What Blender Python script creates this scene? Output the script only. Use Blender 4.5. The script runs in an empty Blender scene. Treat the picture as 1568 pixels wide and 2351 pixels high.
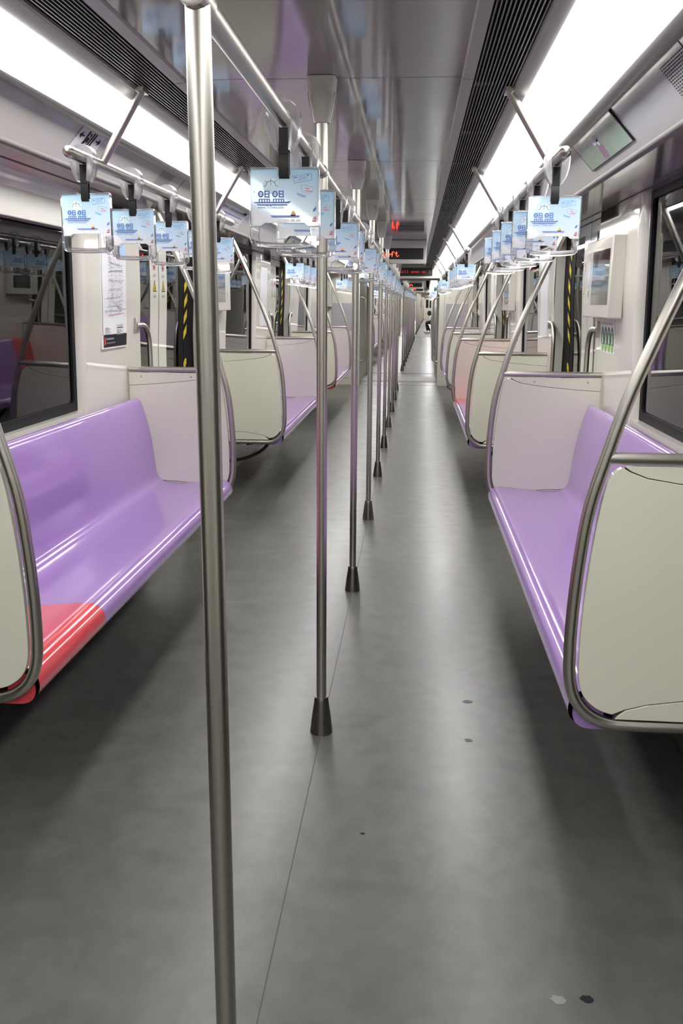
import bpy, math, random
from mathutils import Vector, Matrix
random.seed(7)
S = bpy.context.scene
COL = S.collection
PI = math.pi
T = 4.46                      # bay length (door to door)
CARS = 22.7                   # car to car

# ------------------------------------------------------------------ materials
def mat(name, col, rough=.5, metal=0., spec=.5, coat=0., noise=None, bump=None, trans=0., ior=1.45, emit=None, estr=0., alpha=1.):
    m = bpy.data.materials.new(name); m.use_nodes = True
    nt = m.node_tree; b = nt.nodes['Principled BSDF']
    b.inputs['Base Color'].default_value = (*col, 1)
    b.inputs['Roughness'].default_value = rough
    b.inputs['Metallic'].default_value = metal
    b.inputs['Specular IOR Level'].default_value = spec
    b.inputs['Coat Weight'].default_value = coat
    b.inputs['Coat Roughness'].default_value = .06
    b.inputs['Transmission Weight'].default_value = trans
    b.inputs['IOR'].default_value = ior
    if emit:
        b.inputs['Emission Color'].default_value = (*emit, 1); b.inputs['Emission Strength'].default_value = estr
    if noise:                 # (scale xyz, amount of value change, amount of roughness change)
        tc = nt.nodes.new('ShaderNodeTexCoord'); mp = nt.nodes.new('ShaderNodeMapping'); n = nt.nodes.new('ShaderNodeTexNoise')
        mp.inputs['Scale'].default_value = noise[0]; n.inputs['Scale'].default_value = 1; n.inputs['Detail'].default_value = 5
        nt.links.new(tc.outputs['Object'], mp.inputs[0]); nt.links.new(mp.outputs[0], n.inputs['Vector'])
        if noise[1]:
            mx = nt.nodes.new('ShaderNodeMix'); mx.data_type = 'RGBA'
            mx.inputs[6].default_value = (*[c*(1-noise[1]) for c in col], 1); mx.inputs[7].default_value = (*[min(1, c*(1+noise[1])) for c in col], 1)
            nt.links.new(n.outputs[0], mx.inputs[0]); nt.links.new(mx.outputs[2], b.inputs['Base Color'])
        if noise[2]:
            mr = nt.nodes.new('ShaderNodeMapRange'); mr.inputs[1].default_value = .3; mr.inputs[2].default_value = .7
            mr.inputs[3].default_value = max(.02, rough-noise[2]); mr.inputs[4].default_value = rough+noise[2]
            nt.links.new(n.outputs[0], mr.inputs[0]); nt.links.new(mr.outputs[0], b.inputs['Roughness'])
        if bump:
            bp = nt.nodes.new('ShaderNodeBump'); bp.inputs['Strength'].default_value = bump; bp.inputs['Distance'].default_value = .001
            nt.links.new(n.outputs[0], bp.inputs['Height']); nt.links.new(bp.outputs[0], b.inputs['Normal'])
    return m

M = {}
M['cream'] = mat('cream_laminate', (.64, .62, .55), .10, coat=.4)
M['panel'] = mat('partition_laminate', (.72, .71, .60), .20, coat=.6)
M['cove'] = mat('cove_panel_grey', (.52, .50, .48), .20, coat=.3)
M['cove_edge'] = mat('cove_edge_shaded', (.27, .26, .25), .6, spec=.2)  # darker than the cove panel: shade of the rolled edge put into its colour
M['gloss_cream'] = mat('gloss_cream', (.52, .50, .45), .35, spec=.2)
M['reflection_white'] = mat('reflection_white', (.90, .89, .87), .08, spec=.8, coat=1.)  # white that stands in for the strip light mirrored above the window
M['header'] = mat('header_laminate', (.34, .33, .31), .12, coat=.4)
M['ceil'] = mat('ceiling_laminate', (.25, .25, .24), .10, spec=.8, coat=.5, noise=((.6, 6, 1), .04, .05))
M['ceil_edge'] = mat('ceiling_edge_strip', (.34, .33, .33), .35, metal=.3)
M['alu'] = mat('light_frame_aluminium', (.24, .23, .23), .35, metal=.8)
M['grille'] = mat('grille_slat', (.13, .13, .13), .4, metal=.6)
M['door_black'] = mat('door_black', (.004, .004, .004), .6, spec=.08)
M['black'] = mat('black_void', (.008, .008, .008), .6)
M['gasket'] = mat('black_rubber', (.009, .009, .011), .55, spec=.2)
M['steel'] = mat('brushed_steel', (.49, .47, .43), .33, metal=1.)
M['steel_d'] = mat('dark_cast_steel', (.20, .19, .17), .32, metal=1., noise=((120, 120, 6), .15, .08))
M['purple'] = mat('purple_seat', (.36, .21, .52), .17, coat=.7)
M['red'] = mat('red_seat', (.70, .065, .085), .19, coat=.7)
M['socket'] = mat('socket_plastic', (.62, .61, .57), .3)
M['white'] = mat('white_plastic', (.75, .75, .73), .35)
M['acrylic'] = mat('clear_acrylic', (.985, .985, .995), .03, trans=1., ior=1.47)
def clear_mix(m, k):
    nt = m.node_tree; out = nt.nodes['Material Output']; b = nt.nodes['Principled BSDF']
    t = nt.nodes.new('ShaderNodeBsdfTransparent'); x = nt.nodes.new('ShaderNodeMixShader'); x.inputs[0].default_value = k
    t.inputs[0].default_value = (.97, .97, .98, 1)
    nt.links.new(b.outputs[0], x.inputs[1]); nt.links.new(t.outputs[0], x.inputs[2]); nt.links.new(x.outputs[0], out.inputs[0])
clear_mix(M['acrylic'], .4)
M['clamp'] = mat('frosted_clear_plastic', (.96, .96, .98), .15, trans=.9, ior=1.42)
clear_mix(M['clamp'], .22)
M['strap'] = mat('black_strap', (.016, .018, .02), .38)
M['rubber'] = mat('strap_clip', (.01, .01, .01), .5)
M['blue'] = mat('print_blue', (.09, .20, .50), .4)
M['blue2'] = mat('print_pale_blue', (.27, .45, .70), .4)
M['blue3'] = mat('print_sea_blue', (.22, .30, .62), .4)
M['cloud'] = mat('print_cloud', (.84, .84, .88), .4)
M['halo'] = mat('print_halo', (.66, .80, .92), .4)
M['pink'] = mat('print_pink', (.56, .30, .38), .4)
M['orange'] = mat('print_orange', (.85, .48, .16), .4)
M['ink'] = mat('print_ink', (.018, .018, .022), .6, spec=.1)
M['inkgrey'] = mat('print_grey', (.25, .26, .28), .5)
M['inkred'] = mat('print_red', (.60, .05, .06), .5)
M['paper'] = mat('poster_white', (.80, .81, .83), .25, coat=.3)
M['purpleink'] = mat('print_purple', (.22, .14, .55), .5)
M['green'] = mat('print_green', (.012, .11, .03), .45)
M['lime'] = mat('print_lime', (.22, .45, .05), .45)
M['advert'] = mat('advert_green', (.30, .38, .29), .22, coat=.3, noise=((9, 9, 9), .18, 0))
M['mauve'] = mat('advert_mauve', (.26, .15, .22), .3)
M['yellow'] = mat('warning_yellow', (.55, .41, .03), .5, spec=.2)
M['screen'] = mat('screen_glass', (.02, .022, .025), .04, spec=.9, coat=1.)
M['led_bg'] = mat('led_dark', (.006, .006, .006), .25)
M['led'] = mat('led_red', (.5, .02, .01), .5, emit=(1., .045, .02), estr=9.)
M['led_dim'] = mat('led_dim_red', (.3, .02, .01), .5, emit=(1., .03, .015), estr=1.)
M['notice'] = mat('notice_pane', (.40, .38, .42), .08, coat=.5)
M['stainmat'] = mat('grey_stain', (.045, .045, .042), .45)
M['palestain'] = mat('pale_stain', (.19, .19, .175), .4)
M['light'] = mat('light_diffuser', (.9, .9, .9), .5, emit=(1., .985, .97), estr=13.5)
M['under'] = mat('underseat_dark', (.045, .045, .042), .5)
M['rubber_g'] = mat('bellows_grey', (.66, .64, .57), .4)
M['tread'] = mat('tread_plate', (.22, .22, .2), .45, metal=.6, noise=((60, 60, 60), .5, .1), bump=.6)
M['skin'] = mat('skin', (.50, .30, .22), .5)
M['cloth_w'] = mat('white_cloth', (.70, .70, .72), .8)
M['cloth_b'] = mat('black_cloth', (.010, .010, .013), .8)
M['shoe'] = mat('white_shoe', (.72, .71, .66), .5)
M['tunnel'] = mat('tunnel_dark', (.02, .02, .022), .7)
M['seam'] = mat('floor_weld', (.05, .05, .046), .5)
M['groove'] = mat('seam_dark', (.05, .048, .045), .6)

# glass of the windows: dark outside, mirror-like inside
def glass_mat():
    m = bpy.data.materials.new('tinted_window_glass'); m.use_nodes = True; nt = m.node_tree
    b = nt.nodes['Principled BSDF']
    b.inputs['Base Color'].default_value = (.30, .32, .33, 1); b.inputs['Roughness'].default_value = .012
    b.inputs['Transmission Weight'].default_value = 1.; b.inputs['IOR'].default_value = 1.36
    return m
M['glass'] = glass_mat()

# floor: vinyl with flecks, scuffs and one welded seam
def floor_mat():
    m = bpy.data.materials.new('grey_vinyl_floor'); m.use_nodes = True; nt = m.node_tree; L = nt.links
    b = nt.nodes['Principled BSDF']
    def N(t, **k):
        n = nt.nodes.new(t)
        for a, v in k.items(): setattr(n, a, v)
        return n
    tc = N('ShaderNodeTexCoord')
    def noise(sc, det=4):
        mp = N('ShaderNodeMapping'); mp.inputs['Scale'].default_value = sc; L.new(tc.outputs['Object'], mp.inputs[0])
        n = N('ShaderNodeTexNoise'); n.inputs['Scale'].default_value = 1; n.inputs['Detail'].default_value = det; L.new(mp.outputs[0], n.inputs['Vector']); return n.outputs[0]
    def ramp(s, a, b_, c0, c1):
        r = N('ShaderNodeMapRange'); r.inputs[1].default_value = a; r.inputs[2].default_value = b_; r.inputs[3].default_value = c0; r.inputs[4].default_value = c1
        L.new(s, r.inputs[0]); return r.outputs[0]
    big = noise((2.2, 1.6, 1)); scuff = noise((6, 13, 1), 7); fleck = noise((260, 260, 1), 1)
    mx = N('ShaderNodeMix', data_type='RGBA'); mx.inputs[6].default_value = (.062, .063, .057, 1); mx.inputs[7].default_value = (.100, .100, .090, 1)
    blot = noise((16, 13, 1), 6); am = N('ShaderNodeMath', operation='ADD'); L.new(ramp(big, .3, .7, -.15, .45), am.inputs[0]); L.new(ramp(blot, .3, .7, 0, .7), am.inputs[1]); L.new(am.outputs[0], mx.inputs[0])
    mf = N('ShaderNodeMix', data_type='RGBA'); mf.inputs[7].default_value = (.045, .044, .04, 1)
    L.new(ramp(fleck, .64, .70, 0, .30), mf.inputs[0]); L.new(mx.outputs[2], mf.inputs[6])
    L.new(mf.outputs[2], b.inputs['Base Color'])
    ma = N('ShaderNodeMath', operation='ADD'); L.new(ramp(scuff, .3, .7, -.045, .06), ma.inputs[0]); L.new(ramp(big, .3, .7, .325, .37), ma.inputs[1])
    L.new(ma.outputs[0], b.inputs['Roughness'])
    b.inputs['Specular IOR Level'].default_value = .44
    b.inputs['Coat Roughness'].default_value = .225; L.new(ramp(scuff, .3, .7, .10, .42), b.inputs['Coat Weight'])
    bp = N('ShaderNodeBump'); bp.inputs['Strength'].default_value = .05; bp.inputs['Distance'].default_value = .0015
    L.new(scuff, bp.inputs['Height']); L.new(bp.outputs[0], b.inputs['Normal'])
    return m
M['floor'] = floor_mat()

# printed sky on the strap cards: a blue that pales towards the sea (the print itself)
def sky_print():
    m = bpy.data.materials.new('print_sky'); m.use_nodes = True; nt = m.node_tree; b = nt.nodes['Principled BSDF']
    tc = nt.nodes.new('ShaderNodeTexCoord'); sp = nt.nodes.new('ShaderNodeSeparateXYZ'); mr = nt.nodes.new('ShaderNodeMapRange')
    mr.inputs[1].default_value = -.212; mr.inputs[2].default_value = -.095
    cr = nt.nodes.new('ShaderNodeValToRGB')
    cr.color_ramp.elements[0].color = (.80, .79, .81, 1); cr.color_ramp.elements[1].color = (.42, .65, .85, 1)
    e = cr.color_ramp.elements.new(.3); e.color = (.62, .75, .88, 1)
    nt.links.new(tc.outputs['Object'], sp.inputs[0]); nt.links.new(sp.outputs[2], mr.inputs[0]); nt.links.new(mr.outputs[0], cr.inputs[0]); nt.links.new(cr.outputs[0], b.inputs['Base Color'])
    b.inputs['Roughness'].default_value = .12; b.inputs['Coat Weight'].default_value = .6
    return m
M['sky'] = sky_print()

# ------------------------------------------------------------------ mesh helpers
class MB:
    def __init__(s): s.v = []; s.f = []; s.mi = []; s.sm = []; s.mats = []
    def m(s, name):
        if name not in s.mats: s.mats.append(name)
        return s.mats.index(name)
    def add(s, vs, fs, mt, smooth=False):
        o = len(s.v); k = s.m(mt); s.v += [tuple(p) for p in vs]
        for f in fs: s.f.append([i+o for i in f]); s.mi.append(k); s.sm.append(smooth)
        return s
    def box(s, x0, x1, y0, y1, z0, z1, mt):
        x0, x1 = sorted((x0, x1)); y0, y1 = sorted((y0, y1)); z0, z1 = sorted((z0, z1))
        vs = [(x, y, z) for z in (z0, z1) for y in (y0, y1) for x in (x0, x1)]
        return s.add(vs, [(0, 2, 3, 1), (4, 5, 7, 6), (0, 1, 5, 4), (2, 6, 7, 3), (0, 4, 6, 2), (1, 3, 7, 5)], mt)
    def obox(s, c, ax, ay, az, mt):           # centre and three half-axis vectors
        c, ax, ay, az = map(Vector, (c, ax, ay, az))
        vs = [c+ax*i+ay*j+az*k for k in (-1, 1) for j in (-1, 1) for i in (-1, 1)]
        return s.add(vs, [(0, 2, 3, 1), (4, 5, 7, 6), (0, 1, 5, 4), (2, 6, 7, 3), (0, 4, 6, 2), (1, 3, 7, 5)], mt)
    def tube(s, path, r, mt, n=14, cap=True):
        P = [Vector(p) for p in path]; rs = r if isinstance(r, (list, tuple)) else [r]*len(P)
        t0 = (P[1]-P[0]).normalized(); up = Vector((0, 0, 1)) if abs(t0.z) < .9 else Vector((1, 0, 0))
        u = t0.cross(up).normalized(); vs = []; pt = t0
        for i, p in enumerate(P):
            t = ((P[min(i+1, len(P)-1)]-P[i]).normalized() + (P[i]-P[max(i-1, 0)]).normalized()).normalized()
            if i: u = (pt.rotation_difference(t) @ u).normalized()
            pt = t; w = t.cross(u)
            c = max(.5, t.dot((P[min(i+1, len(P)-1)]-P[max(0, i if i < len(P)-1 else i-1)]).normalized()))
            vs += [p + (u*math.cos(2*PI*k/n)+w*math.sin(2*PI*k/n))*rs[i] for k in range(n)]
        fs = [(i*n+k, i*n+(k+1) % n, (i+1)*n+(k+1) % n, (i+1)*n+k) for i in range(len(P)-1) for k in range(n)]
        s.add(vs, fs, mt, True)
        if cap:
            s.add(vs[:n], [tuple(range(n))[::-1]], mt); s.add(vs[-n:], [tuple(range(n))], mt)
        return s
    def lathe(s, prof, c, mt, n=24, axis='z'):
        vs = []
        for r, h in prof:
            for k in range(n):
                a = 2*PI*k/n; vs.append((c[0]+r*math.cos(a), c[1]+r*math.sin(a), c[2]+h))
        fs = [(i*n+k, i*n+(k+1) % n, (i+1)*n+(k+1) % n, (i+1)*n+k) for i in range(len(prof)-1) for k in range(n)]
        return s.add(vs, fs, mt, True)
    def strip(s, prof, y0, y1, mt, smooth=True, ny=1, flip=False):   # profile (x,z) swept along y
        vs = []; n = len(prof)
        for j in range(ny+1):
            y = y0+(y1-y0)*j/ny; vs += [(x, y, z) for x, z in prof]
        fs = [(j*n+i, j*n+i+1, (j+1)*n+i+1, (j+1)*n+i) for j in range(ny) for i in range(n-1)]
        if flip: fs = [f[::-1] for f in fs]
        return s.add(vs, fs, mt, smooth)
    def prism(s, pts, fn, t0, t1, mt, smooth=False):   # 2-D outline pushed from t0 to t1 through fn(a,b,t)
        n = len(pts); vs = [fn(a, b, t0) for a, b in pts]+[fn(a, b, t1) for a, b in pts]
        s.add(vs, [tuple(range(n))[::-1], tuple(range(n, 2*n))], mt)
        return s.add(vs, [(i, (i+1) % n, n+(i+1) % n, n+i) for i in range(n)], mt, smooth)
    def flat(s, pts, fn, t, mt):
        return s.add([fn(a, b, t) for a, b in pts], [tuple(range(len(pts)))], mt)
    def merge(s, o, off=(0, 0, 0)):
        for f, k, sm in zip(o.f, o.mi, o.sm): s.f.append([i+len(s.v) for i in f]); s.mi.append(s.m(o.mats[k])); s.sm.append(sm)
        s.v += [(x+off[0], y+off[1], z+off[2]) for x, y, z in o.v]; return s
    def mesh(s, name):
        me = bpy.data.meshes.new(name); me.from_pydata(s.v, [], s.f)
        for k in s.mats: me.materials.append(M[k])
        me.polygons.foreach_set('material_index', s.mi); me.polygons.foreach_set('use_smooth', s.sm)
        me.update()
        import bmesh
        bm = bmesh.new(); bm.from_mesh(me); bmesh.ops.remove_doubles(bm, verts=bm.verts, dist=1e-6); bmesh.ops.recalc_face_normals(bm, faces=bm.faces); bm.to_mesh(me); bm.free()
        me.set_sharp_from_angle(angle=math.radians(42))
        return me
    def build(s, name, parent=None, loc=(0, 0, 0), bevel=None):
        o = bpy.data.objects.new(name, s.mesh(name)); COL.objects.link(o); o.location = loc
        if parent: o.parent = parent
        if bevel:
            b = o.modifiers.new('bevel', 'BEVEL'); b.width = bevel; b.segments = 2; b.limit_method = 'ANGLE'; b.angle_limit = math.radians(50)
        return o

def thing(name, loc, label, cat, group=None):
    o = bpy.data.objects.new(name, None); COL.objects.link(o); o.location = loc; o.empty_display_size = .05
    return tag(o, label, cat, group)
def tag(o, label, cat, group=None):
    o['label'] = label; o['category'] = cat
    if group: o['group'] = group
    return o
def struct(o): o['kind'] = 'structure'; return o
def copy_tree(o, parent=None):
    c = o.copy(); COL.objects.link(c)
    if parent: c.parent = parent
    for ch in list(o.children): copy_tree(ch, c)
    return c
def place(src, first, loc, label, group=None):
    o = src if first else copy_tree(src)
    o.location = loc; o['label'] = label
    if group: o['group'] = group
    elif 'group' in o: del o['group']
    return o

def arc(cx, cy, r, a0, a1, n):
    return [(cx+r*math.cos(math.radians(a0+(a1-a0)*i/n)), cy+r*math.sin(math.radians(a0+(a1-a0)*i/n))) for i in range(n+1)]
def rrect(x0, x1, y0, y1, r, n=5):
    return arc(x1-r, y0+r, r, -90, 0, n)+arc(x1-r, y1-r, r, 0, 90, n)+arc(x0+r, y1-r, r, 90, 180, n)+arc(x0+r, y0+r, r, 180, 270, n)
def ring(mb, fn, cx, cy, r0, r1, a0, a1, t, mt, n=14):
    for i in range(n):
        A = [math.radians(a0+(a1-a0)*j/n) for j in (i, i+1)]
        mb.flat([(cx+r*math.cos(a), cy+r*math.sin(a)) for r, a in ((r0, A[0]), (r1, A[0]), (r1, A[1]), (r0, A[1]))], fn, t, mt)
def smooth_path(pts, n=6):                     # Catmull-Rom through the points
    P = [Vector(p) for p in pts]; out = []
    for i in range(len(P)-1):
        a, b, c, d = P[max(i-1, 0)], P[i], P[i+1], P[min(i+2, len(P)-1)]
        for k in range(n):
            t = k/n; out.append(.5*((2*b)+(c-a)*t+(2*a-5*b+4*c-d)*t*t+(3*b-a-3*c+d)*t**3))
    return out+[P[-1]]

def text2d(txt, size, align='LEFT'):
    cu = bpy.data.curves.new('lettering', 'FONT'); cu.body = txt; cu.size = size; cu.align_x = align; cu.resolution_u = 3
    o = bpy.data.objects.new('lettering', cu); COL.objects.link(o)
    dg = bpy.context.evaluated_depsgraph_get(); me = bpy.data.meshes.new_from_object(o.evaluated_get(dg))
    vs = [(v.co.x, v.co.y) for v in me.vertices]; fs = [tuple(p.vertices) for p in me.polygons]
    bpy.data.objects.remove(o); bpy.data.meshes.remove(me); bpy.data.curves.remove(cu)
    return vs, fs
def put_text(mb, txt, size, fn, t, mt, x=0, y=0, align='LEFT', sx=1.):
    vs, fs = text2d(txt, size, align)
    mb.add([fn(x+a*sx, y+b, t) for a, b in vs], fs, mt)

ORD = ['first', 'second', 'third', 'fourth', 'fifth', 'sixth', 'seventh', 'eighth', 'ninth', 'tenth', 'eleventh', 'twelfth', 'thirteenth', 'fourteenth', 'fifteenth', 'sixteenth', 'seventeenth', 'eighteenth', 'nineteenth', 'twentieth']

# ------------------------------------------------------------------ section of the car (half, x >= 0)
Z_C = 2.019
def wx(z):
    if z < .9: return 1.248
    t = min(1., max(0., (z-1.0)/.55)); return 1.244-.024*(t*t*(3-2*t))
Y0, YE = -4.2, 15.6            # near end wall and far end wall of this car
# bays
P_ = [2.081, 4.633, 6.54, 9.10, 11.0, 13.45]
DOORS = [5.587, 10.05, 14.51]
HALF = .735                    # half width of a door opening
WIN = [(2.70, 3.985), (7.16, 8.445), (11.62, 12.905)]
Z_H = 1.868                    # underside of the headers

def shell(y_off, y0, y1, doors, wins, names, detailed):
    """floor, ceiling, walls and trims of one car"""
    f = MB(); f.box(-1.36, 1.36, y0, y1, -.06, 0, 'floor'); f.box(-.0016, .0016, y0, y1, -.01, .0003, 'seam'); o = struct(f.build(names('floor')))
    c = MB()
    cuts = [y0]+[y for y in [1.19+1.503*k+y_off for k in range(-4, 11)] if y0+.2 < y < y1-.2]+[y1]
    for a, b in zip(cuts, cuts[1:]):
        c.strip([(-.392, Z_C), (.392, Z_C)], a+.002, b-.002, 'ceil')
        for s in (-1, 1): c.strip([(s*.392, Z_C), (s*.396, Z_C-.006), (s*.426, Z_C-.008), (s*.43, Z_C+.01)], a+.002, b-.002, 'ceil_edge', False)
    c.box(-.45, .45, y0, y1, Z_C+.012, Z_C+.03, 'groove')
    struct(c.build(names('ceiling')))
    for s, sn in ((-1, 'left'), (1, 'right')):
        t = MB()             # trim between grille and light, light frame, sloped cove panel with rolled edge
        t.strip([(s*.541, 2.010), (s*.546, 1.996), (s*.565, 1.988), (s*.578, 1.980), (s*.578, 2.03)], y0, y1, 'ceil_edge', False)
        t.strip([(s*.790, 2.03), (s*.790, 1.978)]+[(s*(.822+.030*math.cos(math.radians(a))), 1.985+.020*math.sin(math.radians(a))) for a in range(200, 391, 19)]+[(s*.852, 2.008)], y0, y1, 'alu')
        t.strip([(s*.850, 2.012), (s*.866, 1.9955), (s*.974, 1.8805)], y0, y1, 'cove')
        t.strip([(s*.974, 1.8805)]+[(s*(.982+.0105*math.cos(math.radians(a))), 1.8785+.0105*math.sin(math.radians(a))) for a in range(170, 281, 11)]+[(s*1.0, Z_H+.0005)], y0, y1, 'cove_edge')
        t.box(s*.55, s*1.30, y0, y1, 2.04, 2.06, 'groove')
        if detailed:
            for y in [a for a in (2.28, 4.53, 6.75, 8.99, 11.2, 13.45) if y0 < a+y_off < y1]:
                t.obox((s*.9205, y+y_off, 1.9370), (.0035*0+s*.054, 0, -.0577), (0, .002, 0), (s*.0005, 0, .0005), 'groove')
        struct(t.build(names('trim_left' if s < 0 else 'trim_right')))
        w = MB()             # wall with openings
        ys = sorted([(a, b, 'w') for a, b in wins]+[(d-HALF, d+HALF, 'd') for d in doors])
        def wall(a, b, z0, z1, mt='cream'):
            n = 16; zs = [z0+(z1-z0)*i/n for i in range(n+1)]
            w.strip([(s*wx(z), z) for z in zs], a, b, mt)
        cur = y0
        R = .045
        for a, b, kd in ys+[(y1, y1, 'e')]:
            pa = cur; pb = a
            # pier from pa to pb, edges rolled towards window
            prevk = getattr(wall, 'pk', 'e')
            la = R if prevk == 'w' else .006; lb = R if kd == 'w' else .006
            wall(pa+la, pb-lb, 0, Z_H)
            for (ye, sgn, k2) in ((pa, 1, prevk), (pb, -1, kd)):
                if k2 == 'e': continue
                r = R if k2 == 'w' else .006
                dep = .05 if k2 == 'w' else .085
                prof = [(r*(1-math.sin(math.radians(q))), r*(1-math.cos(math.radians(q)))) for q in range(0, 91, 15)]
                for i in range(len(prof)-1):
                    for z0, z1 in [(0, .9)]+[(.9+.0605*q_, .9+.0605*(q_+1)) for q_ in range(16)]:
                        A, B = prof[i], prof[i+1]
                        vs = [(s*(wx(z+1e-4)+q[1]), ye+sgn*q[0], z) for z in (z0, z1) for q in (A, B)]
                        w.add(vs, [(0, 1, 3, 2)], 'cream', True)
                vs = [(s*(wx(z)+d), ye, z) for z in (0, Z_H) for d in (r, dep)]
                w.add(vs, [(0, 1, 3, 2)], 'cream')
            if kd == 'w':
                wall(a, b, 0, .905)
                w.box(s*wx(.9), s*(wx(.9)+.06), a, b, .88, .905, 'cream')
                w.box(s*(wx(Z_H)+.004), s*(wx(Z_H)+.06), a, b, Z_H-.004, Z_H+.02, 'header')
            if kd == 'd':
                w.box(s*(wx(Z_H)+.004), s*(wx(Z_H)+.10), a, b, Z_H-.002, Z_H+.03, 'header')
            wall.pk = kd; cur = b
        # header above everything, with a dark shadow gap
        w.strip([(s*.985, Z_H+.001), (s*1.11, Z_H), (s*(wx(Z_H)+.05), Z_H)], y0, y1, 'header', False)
        w.strip([(s*(wx(Z_H)-.0005), Z_H-.004), (s*(wx(Z_H)-.0005), Z_H+.001)], y0, y1, 'groove', False)
        if s < 0 and detailed: w.box(s*1.104, s*1.116, y0, 4.0, Z_H-.0015, Z_H, 'groove')
        struct(w.build(names('wall_left' if s < 0 else 'wall_right')))

shell(0, Y0, YE, DOORS+[1.127, -3.33], WIN+[(-1.76, -.475)], lambda n: n, True)
# near end wall behind the camera
e = MB(); e.box(-1.36, 1.36, Y0-.05, Y0, 0, 2.06, 'cream'); struct(e.build('wall_back'))

# light strips
def light_strip(y0, y1, s, label, group=None):
    d = thing('strip_light', (0, 0, 0), label, 'light', group)
    m = MB(); m.box(s*.5785, s*.789, y0+.02, y1-.02, 1.9735, 1.985, 'light'); m.build('diffuser', d)
    h = MB()
    h.strip([(s*.579, 1.99), (s*.789, 1.99)], y0+.02, y1-.02, 'white'); h.build('housing', d)
    return d
light_strip(Y0, YE, -1, 'long bright strip light along the left side of the ceiling', None)
light_strip(Y0, YE, 1, 'long bright strip light along the right side of the ceiling', None)

# air grilles
def grille(y0, y1, s, label, group=None):
    g = thing('air_grille', (0, 0, 0), label, 'air vent', group)
    b = MB(); b.strip([(s*.43, Z_C+.02), (s*.541, Z_C+.002)], y0, y1, 'black', False); b.build('backing', g)
    k = MB(); n = 12
    for i in range(n):
        x = .434+(.538-.434)*i/(n-1); z = Z_C+.004-(x-.43)*.13
        k.box(s*(x-.0017), s*(x+.0017), y0, y1, z-.006, z+.010, 'grille')
    p = k; y = y0+.25
    while y < y1-.2:
        p.box(s*.432, s*.54, y-.025, y+.025, Z_C-.003+.008, Z_C+.012, 'grille'); y += .75
    k.build('slat_grid', g)
    return g
grille(Y0, YE, -1, 'long dark slatted air grille left of the central ceiling')
grille(Y0, YE, 1, 'long dark slatted air grille right of the central ceiling')

# ------------------------------------------------------------------ windows
def window(n, s, a, b, low_panel=False):
    zt = Z_H
    x = wx(1.4)+.04
    m = MB()
    def fr(z): return s*(wx(z)+.036)
    out = [(a+.002, .907), (b-.002, .907), (b-.002, zt-.006), (a+.002, zt-.006)]
    inn = rrect(a+.034, b-.034, .945, zt-.036, .02, 3)
    fn = lambda y, z, t: (s*(wx(z)+t), y, z)
    # gasket as a ring of quads
    seg = len(inn)
    def outer(p):
        y, z = p; yy = a+.002 if y < a+.06 else (b-.002 if y > b-.06 else y); zz = .907 if z < .97 else (zt-.006 if z > zt-.06 else z)
        return (yy, zz)
    for i in range(seg):
        p, q = inn[i], inn[(i+1) % seg]; P, Q = outer(p), outer(q)
        for t in (.034,):
            m.add([fn(*p, t), fn(*q, t), fn(*Q, t), fn(*P, t)], [(0, 1, 2, 3)], 'gasket')
        m.add([fn(*p, .034), fn(*q, .034), fn(*q, .05), fn(*p, .05)], [(0, 1, 2, 3)], 'gasket')
    w = struct(m.build('window_%d' % n))
    g = MB(); n2 = 6; zs = [.93+(zt-.02-.93)*i/n2 for i in range(n2+1)]
    g.prism([(wx(z)+.044, z) for z in (zs[0], zs[-1])]+[(wx(z)+.05, z) for z in (zs[-1], zs[0])], lambda p, q, t: (s*p, t, q), a+.02, b-.02, 'glass')
    g.build('glass_pane', w)
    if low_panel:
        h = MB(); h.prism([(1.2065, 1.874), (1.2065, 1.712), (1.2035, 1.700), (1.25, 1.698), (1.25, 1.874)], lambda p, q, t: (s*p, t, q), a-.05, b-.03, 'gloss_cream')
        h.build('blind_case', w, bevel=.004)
        h = MB(); h.prism([(1.2010, 1.872), (1.2045, 1.806), (1.215, 1.806), (1.215, 1.872)], lambda p, q, t: (s*p, t, q), a-.05, b-.03, 'reflection_white'); h.build('reflection_strip', w)  # added white strip imitating the bright reflection of a strip light
    return w
k = 1
for i, (a, b) in enumerate(WIN):
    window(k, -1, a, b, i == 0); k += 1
    window(k, 1, a, b); k += 1

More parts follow.
